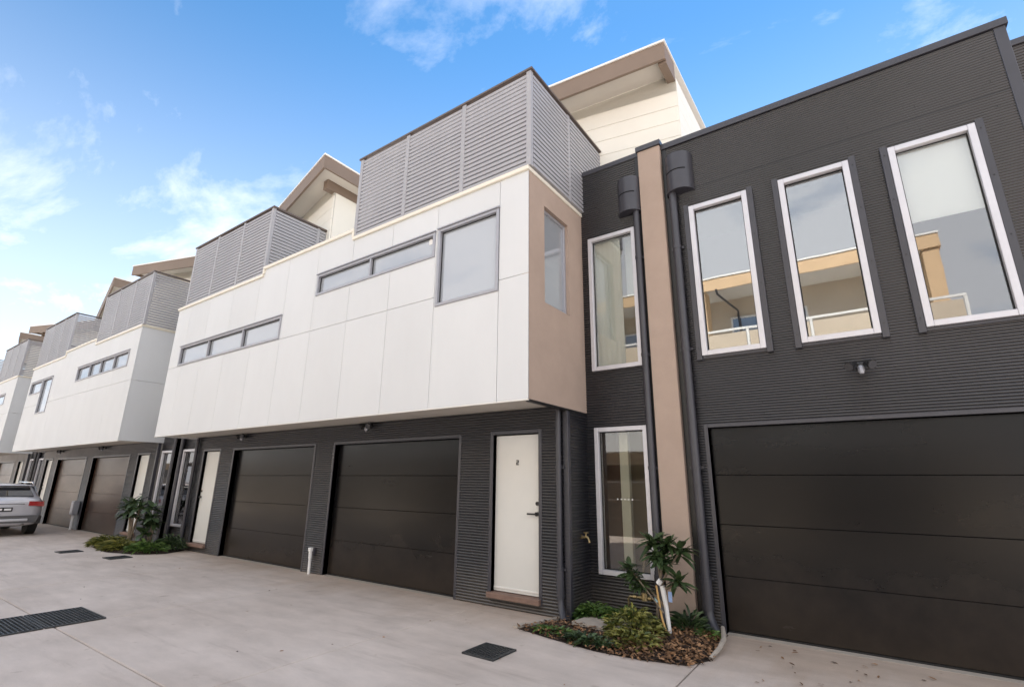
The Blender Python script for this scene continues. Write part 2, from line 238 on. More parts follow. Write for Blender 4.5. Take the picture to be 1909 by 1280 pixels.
# ------------------------------------------------------------------ mesh helpers
class MB:
    def __init__(s): s.v = []; s.f = []; s.m = None
    def add(s, vs, fs, mtx=None):
        n = len(s.v)
        for p in vs:
            p = Vector(p)
            if mtx is not None: p = mtx @ p
            s.v.append(tuple(p))
        s.f += [tuple(i+n for i in f) for f in fs]
        return s
    def box(s, x0, x1, y0, y1, z0, z1, b=0.0, mtx=None):
        if x0 > x1: x0, x1 = x1, x0
        if y0 > y1: y0, y1 = y1, y0
        if z0 > z1: z0, z1 = z1, z0
        if b <= 0:
            vs = [(x, y, z) for z in (z0, z1) for y in (y0, y1) for x in (x0, x1)]
            return s.add(vs, [(0, 2, 3, 1), (4, 5, 7, 6), (0, 1, 5, 4), (2, 6, 7, 3), (0, 4, 6, 2), (1, 3, 7, 5)], mtx)
        b = min(b, (x1-x0)*.45, (y1-y0)*.45, (z1-z0)*.45)
        vs = []; idx = {}
        for sx in (0, 1):
            for sy in (0, 1):
                for sz in (0, 1):
                    X = (x0, x1)[sx]; Y = (y0, y1)[sy]; Z = (z0, z1)[sz]
                    ix = X + (b if sx == 0 else -b); iy = Y + (b if sy == 0 else -b); iz = Z + (b if sz == 0 else -b)
                    idx[sx, sy, sz, 'x'] = len(vs); vs.append((X, iy, iz))
                    idx[sx, sy, sz, 'y'] = len(vs); vs.append((ix, Y, iz))
                    idx[sx, sy, sz, 'z'] = len(vs); vs.append((ix, iy, Z))
        fs = []
        I = lambda a, b_, c, d: idx[a, b_, c, d]
        for k in (0, 1):
            q = [I(k, 0, 0, 'x'), I(k, 1, 0, 'x'), I(k, 1, 1, 'x'), I(k, 0, 1, 'x')]; fs.append(tuple(q if k else q[::-1]))
            q = [I(0, k, 0, 'y'), I(0, k, 1, 'y'), I(1, k, 1, 'y'), I(1, k, 0, 'y')]; fs.append(tuple(q if k else q[::-1]))
            q = [I(0, 0, k, 'z'), I(1, 0, k, 'z'), I(1, 1, k, 'z'), I(0, 1, k, 'z')]; fs.append(tuple(q if k else q[::-1]))
        for a in (0, 1):
            for c in (0, 1):
                q = [I(a, c, 0, 'x'), I(a, c, 0, 'y'), I(a, c, 1, 'y'), I(a, c, 1, 'x')]; fs.append(tuple(q if (a ^ c) else q[::-1]))
                q = [I(a, 0, c, 'x'), I(a, 1, c, 'x'), I(a, 1, c, 'z'), I(a, 0, c, 'z')]; fs.append(tuple(q if (a ^ c) else q[::-1]))
                q = [I(0, a, c, 'y'), I(0, a, c, 'z'), I(1, a, c, 'z'), I(1, a, c, 'y')]; fs.append(tuple(q if (a ^ c) else q[::-1]))
        for a in (0, 1):
            for c in (0, 1):
                for d in (0, 1):
                    q = (I(a, c, d, 'x'), I(a, c, d, 'y'), I(a, c, d, 'z')); fs.append(q if (a ^ c ^ d) else q[::-1])
        return s.add(vs, fs, mtx)
    def prism(s, poly, z0, z1, mtx=None):
        """poly CCW list of (x,y) or (x,y,dz); extruded between z0 and z1."""
        n = len(poly); vs = [(p[0], p[1], z0 + (p[2] if len(p) > 2 else 0)) for p in poly] + [(p[0], p[1], z1 + (p[2] if len(p) > 2 else 0)) for p in poly]
        fs = [tuple(range(n))[::-1], tuple(range(n, 2*n))] + [(i, (i+1) % n, (i+1) % n + n, i+n) for i in range(n)]
        return s.add(vs, fs, mtx)
    def tube(s, pts, r, n=10, cap=True):
        pts = [Vector(p) for p in pts]; rs = r if isinstance(r, (list, tuple)) else [r]*len(pts)
        base = len(s.v); prev = None
        for i, p in enumerate(pts):
            d = (pts[min(i+1, len(pts)-1)] - pts[max(i-1, 0)]).normalized()
            if prev is None:
                a = Vector((0, 0, 1)) if abs(d.z) < 0.9 else Vector((1, 0, 0)); u = d.cross(a).normalized()
            else: u = (prev - d*prev.dot(d)).normalized()
            prev = u; v2 = d.cross(u)
            for k in range(n):
                t = 2*math.pi*k/n; s.v.append(tuple(p + (u*math.cos(t) + v2*math.sin(t))*rs[i]))
        for i in range(len(pts)-1):
            for k in range(n):
                a = base+i*n+k; b = base+i*n+(k+1) % n; s.f.append((a, b, b+n, a+n))
        if cap:
            s.f.append(tuple(range(base, base+n))[::-1]); e = base+(len(pts)-1)*n; s.f.append(tuple(range(e, e+n)))
        return s
    def mesh(s, name, smooth=False):
        me = bpy.data.meshes.new(name); me.from_pydata(s.v, [], s.f); me.update()
        if smooth: me.shade_smooth()
        return me

def link(name, me, m, parent=None, loc=(0, 0, 0), rot=None):
    o = bpy.data.objects.new(name, me); COL.objects.link(o)
    if m is not None and me is not None and not me.materials: me.materials.append(MT[m] if isinstance(m, str) else m)
    if parent is not None:
        o.parent = parent
        if parent.get('_base') is not None:
            b = parent['_base']; loc = (loc[0]-b[0], loc[1]-b[1], loc[2]-b[2])
    o.location = loc
    if rot is not None: o.rotation_euler = rot
    return o
def obj(name, mb, m, parent=None, loc=(0, 0, 0), smooth=False, rot=None):
    o = link(name, mb.mesh(name, smooth), m, parent, loc, rot)
    if smooth:
        o.data.set_sharp_from_angle(angle=rad(40))
    return o
def tag(o, label, cat, group=None, kind=None):
    if label: o['label'] = label
    if cat: o['category'] = cat
    if group: o['group'] = group
    if kind: o['kind'] = kind
    return o
def thing(name, label, cat, base=(0, 0, 0), group=None):
    o = bpy.data.objects.new(name, None); COL.objects.link(o); o.location = base; o['_base'] = list(base); o.empty_display_size = 0.2
    return tag(o, label, cat, group)
def struct(name, mb, m):
    o = obj(name, mb, m); o['kind'] = 'structure'; return o

def rect_minus(r, holes):
    """axis aligned rectangle (a0,a1,b0,b1) minus holes -> list of rectangles"""
    out = [r]
    for h in holes:
        nx = []
        for (a0, a1, b0, b1) in out:
            h0, h1, g0, g1 = max(a0, h[0]), min(a1, h[1]), max(b0, h[2]), min(b1, h[3])
            if h0 >= h1-1e-6 or g0 >= g1-1e-6: nx.append((a0, a1, b0, b1)); continue
            if a0 < h0: nx.append((a0, h0, b0, b1))
            if h1 < a1: nx.append((h1, a1, b0, b1))
            if b0 < g0: nx.append((h0, h1, b0, g0))
            if g1 < b1: nx.append((h0, h1, g1, b1))
        out = nx
    return [q for q in out if q[1]-q[0] > 0.004 and q[3]-q[2] > 0.004]

PITCH = 0.037
def corrugated(rects, y, axis='y', amp=0.014, pitch=PITCH, sgn=-1):
    """horizontal mini-orb sheet in the plane y=const (axis 'y') or x=const; ribs stand out towards sgn"""
    mb = MB(); prof = (0.0, 0.20, 0.85, 1.0, 0.92, 0.60)
    for (a0, a1, z0, z1) in rects:
        if a0 > a1: a0, a1 = a1, a0
        k = math.floor(z0/pitch*6)+1; zs = [z0]
        while k*pitch/6 < z1-1e-5:
            if k*pitch/6 > z0+1e-5: zs.append(k*pitch/6)
            k += 1
        zs.append(z1); vs = []
        for z in zs:
            t = (z/pitch*6) % 6; i = int(t); f = t-i; h = prof[i % 6]*(1-f)+prof[(i+1) % 6]*f
            d = y + sgn*amp*h
            vs += [(a0, d, z), (a1, d, z)] if axis == 'y' else [(d, a0, z), (d, a1, z)]
        flip = (axis == 'y') == (sgn < 0)
        fs = [(2*i, 2*i+1, 2*i+3, 2*i+2) if flip else (2*i, 2*i+2, 2*i+3, 2*i+1) for i in range(len(zs)-1)]
        mb.add(vs, fs)
    return mb

def frame_bars(mb, x0, x1, y0, y1, z0, z1, w, b=0.004):
    mb.box(x0, x0+w, y0, y1, z0, z1, b); mb.box(x1-w, x1, y0, y1, z0, z1, b)
    mb.box(x0+w, x1-w, y0+0.0015, y1-0.0015, z0, z0+w, b); mb.box(x0+w, x1-w, y0+0.0015, y1-0.0015, z1-w, z1, b)

def window(parent, x0, x1, y, z0, z1, w=0.045, frame='alu', pane='pane', splits=(), proud=0.03, depth=0.07, label=None):
    """flat window in a wall facing -y"""
    mb = MB(); frame_bars(mb, x0, x1, y-proud, y+depth, z0, z1, w)
    sp = [x0+w] + [v for s_ in sorted(splits) for v in (s_-w*0.4, s_+w*0.4)] + [x1-w]
    for s_ in splits: mb.box(s_-w*0.4, s_+w*0.4, y-proud+0.006, y+depth-0.004, z0+w, z1-w, 0.003)
    f = obj('window', mb, frame, parent)
    if label: f['label'] = label
    for i in range(0, len(sp), 2):
        p = MB(); p.box(sp[i]-0.004, sp[i+1]+0.004, y+0.012, y+0.018, z0+w-0.004, z1-w+0.004); obj('pane', p, pane, f)
        g = MB(); frame_bars(g, sp[i], sp[i+1], y+0.0, y+0.011, z0+w, z1-w, 0.012, 0.002); obj('glazing_bead', g, 'rubber', f)
    return f
def room(win, x0, x1, y0, y1, z0, z1, m='room'):
    """open-fronted room behind a window (sub-part of the window)"""
    mb = MB(); t = 0.03
    mb.box(x0-t, x1+t, y1, y1+t, z0-t, z1+t); mb.box(x0-t, x0, y0, y1, z0-t, z1+t); mb.box(x1, x1+t, y0, y1, z0-t, z1+t)
    mb.box(x0, x1, y0, y1, z0-t, z0); mb.box(x0, x1, y0, y1, z1, z1+t)
    return obj('room_lining', mb, m, win)

# ------------------------------------------------------------------ ground
g = MB(); g.box(-400, 400, -400, 400, -0.5, -0.13); tag(obj('ground', g, 'concrete'), None, None, kind='structure')
drv = MB(); drv.box(-60, 14, -6.2, 6.9, -0.125, -0.075); drv_o = obj('driveway', drv, 'concrete'); drv_o['kind'] = 'structure'
xs = [14, 10.3, 7.35, 4.4, 1.42, -1.54, -4.45, -7.47, -10.45, -13.45, -16.45, -19.45, -22.45, -25.5, -30, -36, -44, -60]
for i in range(len(xs)-1):
    for (ya, yb) in ((-6.2, -2.0), (-2.0, 2.1), (2.1, 6.85)):
        s = MB(); s.box(xs[i+1]+0.006, xs[i]-0.006, ya+0.006, yb-0.006, -0.074, 0.0, 0.008)
        obj('slab', s, 'concrete', drv_o)

# ------------------------------------------------------------------ townhouses
XC0 = -8.285; PER = 12.52
Y_BOX, Y_LOW = 4.80, 5.75
def front_light(name_base, x, y, z, label):
    t = thing('security_light', label, 'security light', (x, y, z), 'twin head security lights on the walls')
    b = MB(); b.box(x-0.045, x+0.045, y-0.03, y, z-0.03, z+0.04, 0.008); b.tube([(x, y-0.03, z+0.01), (x, y-0.075, z+0.02)], 0.018, 8); obj('mount', b, 'black', t)
    for sgn in (-1, 1):
        h = MB(); d = Vector((sgn*0.55, -0.75, -0.42)).normalized(); p = Vector((x+sgn*0.045, y-0.075, z+0.03))
        h.tube([p, p+d*0.03, p+d*0.085, p+d*0.10], [0.022, 0.036, 0.05, 0.05], 14); hd = obj('lamp_head', h, 'black', t, smooth=True)
        l = MB(); l.tube([p+d*0.101, p+d*0.106], 0.043, 14); obj('lens', l, 'lens', hd)
    s = MB(); s.tube([(x, y-0.075, z-0.01), (x, y-0.095, z-0.05), (x, y-0.10, z-0.085)], [0.03, 0.034, 0.02], 12); obj('sensor', s, 'alugrey', t, smooth=True)
    return t

def downpipe(parent, x, y, z0, z1, boot=True, m='chartrim', r=0.045):
    p = MB(); pts = [(x, y, z1), (x, y, z0+0.22)]
    p.tube(pts, r, 14)
    o = obj('downpipe', p, m, parent, smooth=True)
    for zz in [z for z in (0.55, 1.75, 3.2, 4.6) if z0+0.3 < z < z1-0.2]:
        c = MB(); c.tube([(x, y, zz-0.02), (x, y, zz+0.02)], r+0.006, 14); c.box(x-r-0.03, x+r+0.03, y+r*0.6, y+r*0.9, zz-0.015, zz+0.015); obj('pipe_clip', c, m, o)
    b = MB()
    if boot: b.tube([(x, y, z0+0.5), (x, y, z0+0.2)], r+0.012, 14)
    b.tube([(x, y, z0+0.24), (x+0.005, y, z0+0.13), (x+0.05, y-0.05, z0+0.05), (x+0.11, y-0.11, z0-0.01)], r+0.004, 12)
    obj('pipe_shoe', b, m, o, smooth=True)
    return o

def rainhead(parent, x, y, z0, z1, r=0.175):
    """half round rain head with an overflow slot"""
    mb = MB(); n = 18; zs0 = z0+(z1-z0)*0.50; zs1 = zs0+0.018
    def ring(z): return [(x - r*math.cos(math.pi*k/n), y - r*1.0*math.sin(math.pi*k/n), z) for k in range(n+1)]
    def shell(za, zb, k0, k1):
        A = ring(za)[k0:k1+1]; B = ring(zb)[k0:k1+1]; m_ = len(A); mb.add(A+B, [(i, i+1, i+1+m_, i+m_) for i in range(m_-1)])
    shell(z0, zs0, 0, n); shell(zs1, z1, 0, n); shell(zs0, zs1, 0, 3); shell(zs0, zs1, 13, n)
    # folded rim at the bottom, funnel and lid
    R = [(x - (r+0.008)*math.cos(math.pi*k/n), y - (r+0.008)*math.sin(math.pi*k/n)) for k in range(n+1)]
    mb.prism([(p[0], p[1]) for p in R] , z0-0.012, z0+0.006)
    o = obj('rain_head', mb, 'chartrim', parent, smooth=True)
    i2 = MB(); R2 = [(x - (r-0.02)*math.cos(math.pi*k/n), y - (r-0.02)*math.sin(math.pi*k/n)) for k in range(n+1)]; i2.prism(R2, z0+0.008, z1-0.03)
    obj('rain_head_inside', i2, 'hollow_shade', o)  # black core paints the shade seen through the slot
    return o

def garage_door(parent, x0, x1, y, z1, n=4, m='gdoor'):
    bk = MB(); bk.box(x0, x1, y+0.03, y+0.05, 0.004, z1); bk.box(x0, x1, y-0.002, y+0.028, 0.002, 0.022)
    gd = obj('garage_door', bk, 'rubber', parent); h = (z1-0.024)/n
    for k in range(n):
        p = MB(); p.box(x0+0.004, x1-0.004, y, y+0.028, 0.024+k*h+0.0012, 0.024+(k+1)*h-0.0012, 0.004); obj('door_panel', p, m, gd)
    return gd
def garage_frame(parent, x0, x1, y, yd, z1):
    f = MB(); w = 0.045
    f.box(x0-w, x0, y-0.014, yd+0.06, 0, z1+w, 0.003); f.box(x1, x1+w, y-0.014, yd+0.06, 0, z1+w, 0.003); f.box(x0, x1, y-0.013, yd+0.06, z1, z1+w, 0.003)
    obj('garage_frame', f, 'chartrim', parent)
    s = MB(); s.box(x0-0.02, x1+0.02, y-0.02, yd+0.03, 0.0005, 0.0035); obj('threshold_strip', s, 'stone', parent)

DIGITS = {'1': ['..#', '.##', '..#', '..#', '..#'], '2': ['###', '..#', '###', '#..', '###'], '3': ['###', '..#', '###', '..#', '###']}
def entry_door(parent, x0, x1, y, z0, z1, hinge_left=True, number='2'):
    d = MB(); d.box(x0+0.01, x1-0.01, y+0.055, y+0.095, z0+0.02, z1-0.012, 0.003); dr = obj('front_door', d, 'door', parent)
    ws = MB(); ws.box(x0+0.012, x1-0.012, y+0.045, y+0.056, z0+0.055, z0+0.075, 0.002); obj('weather_strip', ws, 'gutter', dr)
    hx = x1-0.055 if hinge_left else x0+0.055; s = -1 if hinge_left else 1
    h = MB(); zc = z0+1.0; h.tube([(hx, y+0.055, zc), (hx, y+0.015, zc)], 0.026, 14); h.tube([(hx, y+0.02, zc), (hx, y+0.005, zc), (hx+s*0.02, y, zc), (hx+s*0.13, y, zc)], 0.011, 8); obj('handle', h, 'black', dr, smooth=True)
    l = MB(); l.tube([(hx, y+0.055, zc+0.13), (hx, y+0.035, zc+0.13)], 0.024, 14); obj('lock', l, 'black', dr, smooth=True)
    if number:
        nb = MB(); c = 0.013; xm = (x0+x1)/2 - 0.02; zt = z0+1.69
        cells = DIGITS[number]
        for r_, row in enumerate(cells):
            for q, ch in enumerate(row):
                if ch == '#': nb.box(xm+q*c, xm+(q+1)*c+0.0005, y+0.049, y+0.0555, zt-(r_+1)*c-0.0005, zt-r_*c)
        obj('door_number', nb, 'black', dr)
    f = MB(); w = 0.05
    f.box(x0-w, x0, y-0.016, y+0.12, z0-0.06, z1+w, 0.003); f.box(x1, x1+w, y-0.016, y+0.12, z0-0.06, z1+w, 0.003); f.box(x0, x1, y-0.015, y+0.12, z1, z1+w, 0.003)
    obj('door_frame', f, 'chartrim', parent)
    s = MB(); s.box(x0-0.035, x1+0.03, y-0.065, y+0.1, z0-0.055, z0+0.012, 0.006); obj('door_sill', s, 'sill', parent)
    return dr

SLAT = {}
def slat_mesh(L, ax):
    key = (round(L, 3), ax)
    if key not in SLAT:
        mb = MB()
        # slanted blade: front lip, top sloping back
        prof = [(0, 0), (0.046, 0.0), (0.046, 0.010), (0.010, 0.047), (0, 0.047)]     # (depth inwards, z)
        n = len(prof)
        A = [(-L/2, d, z) for d, z in prof]; B = [(L/2, d, z) for d, z in prof]
        mb.add(A+B, [tuple(range(n)), tuple(range(2*n-1, n-1, -1))] + [(i, i+n, (i+1) % n+n, (i+1) % n) for i in range(n)])
        SLAT[key] = mb.mesh('slat'); SLAT[key].materials.append(MT['slat'])
    return SLAT[key]

def balcony(parent, xa, xb, y, ztop, zbot, side_x, side_y1, individual=True, bays=3, see=False):
    """louvre screen: front bays between xa<xb at plane y, and a return on side_x running back to side_y1"""
    scr = MB()
    scr.box(xa-0.03, xb+0.03, y-0.03, y+0.06, ztop-0.035, ztop, 0.004)
    sx0, sx1 = (side_x-0.06, side_x+0.03) if side_x == xb else (side_x-0.03, side_x+0.06)
    scr.box(sx0+0.001, sx1-0.001, y+0.061, side_y1, ztop-0.036, ztop-0.001, 0.004)
    root = obj('balcony_screen', scr, 'rail', parent)
    pw = 0.075; xsb = [xa+(xb-xa)*i/bays for i in range(bays+1)]
    for i, x in enumerate(xsb):
        p = MB(); xx = min(max(x, xa+pw/2), xb-pw/2); p.box(xx-pw/2, xx+pw/2, y-0.012, y+0.055, zbot, ztop-0.036, 0.004); obj('post', p, 'slat', root)
    other = xa if side_x == xb else xb
    ysb = [y, y+(side_y1-y)*0.47, side_y1]
    s_in = -1 if side_x == xb else 1
    for yy in ysb[1:]:
        p = MB(); p.box(side_x, side_x+s_in*0.055, yy-0.035, yy+0.035, zbot if yy < 6.2 else 6.2, ztop-0.037, 0.004); obj('post', p, 'slat', root)
    pitch = 0.0715; n = int((ztop-0.05-zbot)/pitch)
    mass = MB()
    for i in range(bays):
        L = xsb[i+1]-xsb[i]-pw; cx = (xsb[i]+xsb[i+1])/2; me = slat_mesh(L, 'x')
        for k in range(n):
            z = zbot+0.012+k*pitch
            if individual: link('slat', me, None, root, (cx, y-0.003, z))
            else: mass.add([Vector(v.co)+Vector((cx, y-0.003, z)) for v in me.vertices], [tuple(p.vertices) for p in me.polygons])
    for i in range(2):
        ya = y+0.056 if i == 0 else ysb[i]+0.036
        L = ysb[i+1]-0.036-ya; cy = ya+L/2; me = slat_mesh(L, 'x')
        rz = rad(90) if side_x == xb else rad(-90)
        for k in range(n):
            z = zbot+0.012+k*pitch
            if individual: link('slat', me, None, root, (side_x - s_in*0.003, cy, z), (0, 0, rz))
            else:
                R_ = Matrix.Translation((side_x - s_in*0.003, cy, z)) @ Matrix.Rotation(rz, 4, 'Z')
                mass.add([R_ @ v.co for v in me.vertices], [tuple(p.vertices) for p in me.polygons])
    if mass.v:
        o = obj('slat', mass, 'slat', root); o['kind'] = 'stuff'
    # plain return on the far side
    return root

def fix_parent(o):    # children of parts sit at the part's own origin
    return o

def upper_room(P, x_ap, x_lo, y_ap, y_lo, z_ap, z_lo, m, boards=True, depth=4.2):
    """skewed top storey: roof edge runs from the apex end (x_ap) to the low end (x_lo); m=+1 when x_lo > x_ap"""
    yb = max(y_ap, y_lo)+depth
    def pl(pts): return pts if m > 0 else pts[::-1]
    # roof plate (thin white edge) and fascia ring
    rf = MB(); rf.prism(pl([(x_ap, y_ap, z_ap), (x_lo, y_lo, z_lo), (x_lo, yb, z_lo), (x_ap, yb, z_ap)]), -0.035, 0.0); roof = obj('roof', rf, 'gutter', P)
    t = 0.05; FH = 0.36
    fa = MB()
    s = 1 if m > 0 else -1
    def beam(p, q, nrm, h0, h1, th):
        a, b = Vector(p), Vector(q); nn = Vector((nrm[0], nrm[1], 0))*th
        vs = [a+Vector((0, 0, h0)), b+Vector((0, 0, h0)), b+nn+Vector((0, 0, h0)), a+nn+Vector((0, 0, h0)), a+Vector((0, 0, h1)), b+Vector((0, 0, h1)), b+nn+Vector((0, 0, h1)), a+nn+Vector((0, 0, h1))]
        return vs, [(0, 3, 2, 1), (4, 5, 6, 7), (0, 1, 5, 4), (1, 2, 6, 5), (2, 3, 7, 6), (3, 0, 4, 7)]
    ins = 0.02
    e = Vector((x_lo-x_ap, y_lo-y_ap, 0)).normalized()
    fa.add(*beam((x_ap+s*ins, y_ap+ins, z_ap), (x_lo-s*ins, y_lo+ins, z_lo), (0, 1), -FH, -0.036, t))
    obj('fascia', fa, 'tanfascia', roof)
    fb = MB(); fb.add(*beam((x_ap+s*ins, y_ap+ins+t+0.002, z_ap), (x_ap+s*ins, yb-0.1, z_ap), (s, 0), -FH+0.02, -0.036, t)); obj('fascia', fb, 'tanfascia', roof)
    # low end: deeper blade running from the fascia back to the wall
    wall_off = 0.55
    fc = MB(); fc.add(*beam((x_lo-s*ins, y_lo+ins+t+0.002, z_lo), (x_lo-s*ins, y_lo+wall_off-0.01, z_lo), (-s, 0), -FH-0.05, -0.036, 0.13)); obj('blade', fc, 'tanfascia', roof)
    # boxed beam inside the apex end
    xi = x_ap+s*0.42
    fd = MB(); fd.add(*beam((xi, y_ap+0.42, z_ap), (xi, yb-0.3, z_ap), (s, 0), -FH-0.16, -0.20, 0.16)); obj('blade', fd, 'tanfascia', roof)
    # soffit
    so_ = MB(); so_.prism(pl([(x_ap+s*0.08, y_ap+0.08, z_ap), (x_lo-s*0.08, y_lo+0.08, z_lo), (x_lo-s*0.08, yb-0.1, z_lo), (x_ap+s*0.08, yb-0.1, z_ap)]), -0.26, -0.24); obj('soffit', so_, 'soffit', roof)
    # walls: front parallel to the roof edge, set back
    a = Vector((xi+s*0.02, y_ap+(xi-x_ap)*e.y/e.x+wall_off, 0)); b = Vector((x_lo-s*0.02, y_lo+wall_off, 0)); L = (b-a).length
    zt = min(z_ap, z_lo)-0.26; zb = 5.6; nb = 9; h = 0.291
    core = MB(); cz = lambda u: (z_ap*(1-u)+z_lo*u)-0.265
    core.add([(a.x, a.y+0.03, zb), (b.x-s*0.03, b.y+0.03, zb), (b.x-s*0.03, yb-0.12, zb), (a.x, yb-0.12, zb), (a.x, a.y+0.03, cz(0.05)), (b.x-s*0.03, b.y+0.03, cz(1)), (b.x-s*0.03, yb-0.12, cz(1)), (a.x, yb-0.12, cz(0.05))],
             [(0, 3, 2, 1), (4, 5, 6, 7), (0, 1, 5, 4), (1, 2, 6, 5), (2, 3, 7, 6), (3, 0, 4, 7)])
    wl = obj('upper_wall', core, 'joint', P)
    ang = math.atan2((b-a).y, (b-a).x)
    k = 0; z = max(z_ap, z_lo)-0.26-0.06
    mat_f = Matrix.Translation(((a.x+b.x)/2, (a.y+b.y)/2, 0)) @ Matrix.Rotation(ang if s > 0 else ang-math.pi, 4, 'Z')
    while z > zb+0.1:
        for which in ('front', 'side'):
            bd = MB()
            if which == 'front':
                if z < zt+0.02: bd.box(-L/2, L/2, -0.004, 0.028, z-h+0.005, z, 0.004, mat_f)
                else:
                    # top board follows the roof pitch
                    zl, zr = (cz(0.05), cz(1)) if s > 0 else (cz(1), cz(0.05))
                    vs = [(-L/2, -0.004, z-h+0.005), (L/2, -0.004, z-h+0.005), (L/2, 0.026, z-h+0.005), (-L/2, 0.026, z-h+0.005), (-L/2, -0.004, max(zl, z-h+0.01)), (L/2, -0.004, max(zr, z-h+0.01)), (L/2, 0.026, max(zr, z-h+0.01)), (-L/2, 0.026, max(zl, z-h+0.01))]
                    bd.add(vs, [(0, 3, 2, 1), (4, 5, 6, 7), (0, 1, 5, 4), (1, 2, 6, 5), (2, 3, 7, 6), (3, 0, 4, 7)], mat_f)
            else:
                zz = min(z, z_lo-0.25)
                if zz-(z-h) < 0.03: continue
                bd.box(b.x-s*0.028, b.x+s*0.004, b.y+0.03, yb-0.14, z-h+0.005, zz, 0.004)
            obj('siding_board', bd, 'siding', wl)
        z -= h
    # bare apex-side wall
    sw = MB(); sw.box(a.x-s*0.012, a.x-s*0.002, a.y+0.04, yb-0.14, zb, cz(0.05)-0.01); obj('side_cladding', sw, 'siding', wl)
    return roof

def townhouse(letter, xc, m, label, windows, panels, yr, bal, caps, side='tan', pillar='char', detail=2, upper=None, number=None, recess=True, ybox=Y_BOX, edge=None):
    X = lambda u: xc+m*u
    P = thing('townhouse', label, 'house', (X(3.0), Y_LOW, 0), 'townhouses in the terrace')
    def bx(mb, u0, u1, *a, **k): return mb.box(X(u0), X(u1), *a, **k)
    zs = 2.53
    gar = (0.315, 3.295); dor = (3.935, 4.69); UB = 5.136; UW = 5.125
    GZ = 2.19
    # ---- ground floor cladding, garage, entry
    rects = rect_minus((0.0, UW, 0, zs), [(gar[0], gar[1], 0, GZ), (dor[0], dor[1], 0.11, 2.205)])
    obj('corrugated_cladding', corrugated([(*(sorted((X(r[0]), X(r[1])))), r[2], r[3]) for r in rects], Y_LOW), 'char', P)
    bk = MB()
    for r in rects: bk.box(X(r[0]), X(r[1]), Y_LOW+0.001, Y_LOW+0.14, r[2], r[3])
    obj('ground_floor_wall', bk, 'core', P)
    g0, g1 = sorted((X(gar[0]), X(gar[1])))
    garage_door(P, g0, g1, Y_LOW+0.085, GZ, m='gdoor' if detail > 1 else 'gdoorreflect'); garage_frame(P, g0, g1, Y_LOW, Y_LOW+0.085, GZ)
    d0, d1 = sorted((X(dor[0]), X(dor[1])))
    entry_door(P, d0, d1, Y_LOW, 0.165, 2.205, hinge_left=(m > 0), number=number)
    co = MB(); bx(co, UW-0.06, UW+0.012, Y_LOW-0.012, Y_LOW+0.06, 0.0, zs, 0.004); obj('corner_trim', co, 'chartrim', P)
    top = 6.235
    # ---- recess wall beside the party pillar
    PU = (6.128, 6.452)
    win_lo = (5.262, 6.0, 0.455, 2.285); win_hi = (5.262, 6.0, 3.07, 5.11)
    rects = rect_minus((UW, PU[0], 0, top), [win_lo, win_hi])
    obj('corrugated_cladding', corrugated([(*(sorted((X(r[0]), X(r[1])))), r[2], r[3]) for r in rects], yr), 'char', P)
    bk = MB()
    for r in rects: bk.box(X(r[0]), X(r[1]), yr+0.001, yr+0.12, r[2], r[3])
    obj('recess_wall', bk, 'core', P)
    if yr > Y_LOW+0.2:
        s = 1 if m > 0 else -1
        obj('corrugated_cladding', corrugated([(Y_LOW+0.06, yr, 0, zs)], X(UW), 'x', sgn=s), 'char', P)
    for wz, pn in ((win_lo, 'pane_dark' if detail > 1 else 'blindpane'), (win_hi, 'blindpane')):
        a, b = sorted((X(wz[0]), X(wz[1])))
        wd = window(P, a, b, yr, wz[2], wz[3], 0.058, 'alu', pn, proud=0.055)
        room(wd, a-0.25, b+0.12, yr+0.13, yr+1.0, wz[2]-0.2, wz[3]+0.1)
        if wz is win_lo and detail > 1:
            q = MB(); q.box(a-0.2, a+0.20, yr+0.35, yr+0.40, wz[2]-0.18, wz[3]); obj('dark_door', q, 'roomdark', wd)
            q = MB(); q.box(a+0.24, a+0.36, yr+0.22, yr+0.30, wz[2]-0.18, wz[3]); obj('newel_wall', q, 'curtain', wd)
            q = MB(); q.tube([(a+0.52, yr+0.14, wz[2]+0.02), (a+0.54, yr+0.14, wz[2]+0.25), (a+0.78, yr+0.16, wz[2]+0.78)], 0.018, 8); obj('handrail', q, 'timber', wd)
            q = MB()
            for i in range(5): q.tube([(a+0.275+i*0.05, yr+0.008, 1.365), (a+0.275+i*0.05, yr+0.0115, 1.365)], 0.009, 10)
            obj('safety_dots', q, 'white', wd)
        else:
            q = MB(); n = 26; u0, u1 = (a-0.1, b+0.05)
            if wz is win_hi: u0, u1 = a-0.1, a+0.62*(b-a)
            fr = [(u0+(u1-u0)*i/n, yr+0.08+0.004*math.sin(i*1.7)) for i in range(n+1)]
            q.add([(x, y, wz[2]-0.1) for x, y in fr]+[(x, y, wz[3]+0.05) for x, y in fr], [(i, i+1, i+n+2, i+n+1) for i in range(n)]); obj('curtain', q, 'curtain', wd, smooth=True)
            if wz is win_hi:
                q = MB(); q.box(a+0.60*(b-a), b+0.05, yr+0.30, yr+0.31, wz[3]-0.9, wz[3]+0.04); obj('roller_blind', q, 'curtain', wd)
    cp = MB(); bx(cp, UW, PU[0]-0.002, yr-0.03, yr+0.2, top+0.001, top+0.075); obj('parapet_cap', cp, 'chartrim', P)
    pl = MB(); bx(pl, *PU, yr-0.085, yr+0.2, 0, 6.26, 0.006); obj('party_pillar', pl, pillar, P)
    cp = MB(); bx(cp, PU[0]-0.02, PU[1]+0.02, yr-0.11, yr+0.2, 6.261, 6.335); obj('pillar_cap', cp, 'chartrim', P)
    fl = MB(); bx(fl, PU[0]-0.07, PU[0]-0.001, yr-0.03, yr+0.002, 0, 6.23, 0.003); obj('pillar_flashing', fl, 'black', P)
    rainhead(P, X(5.955), yr-0.012, 5.33, 5.87)
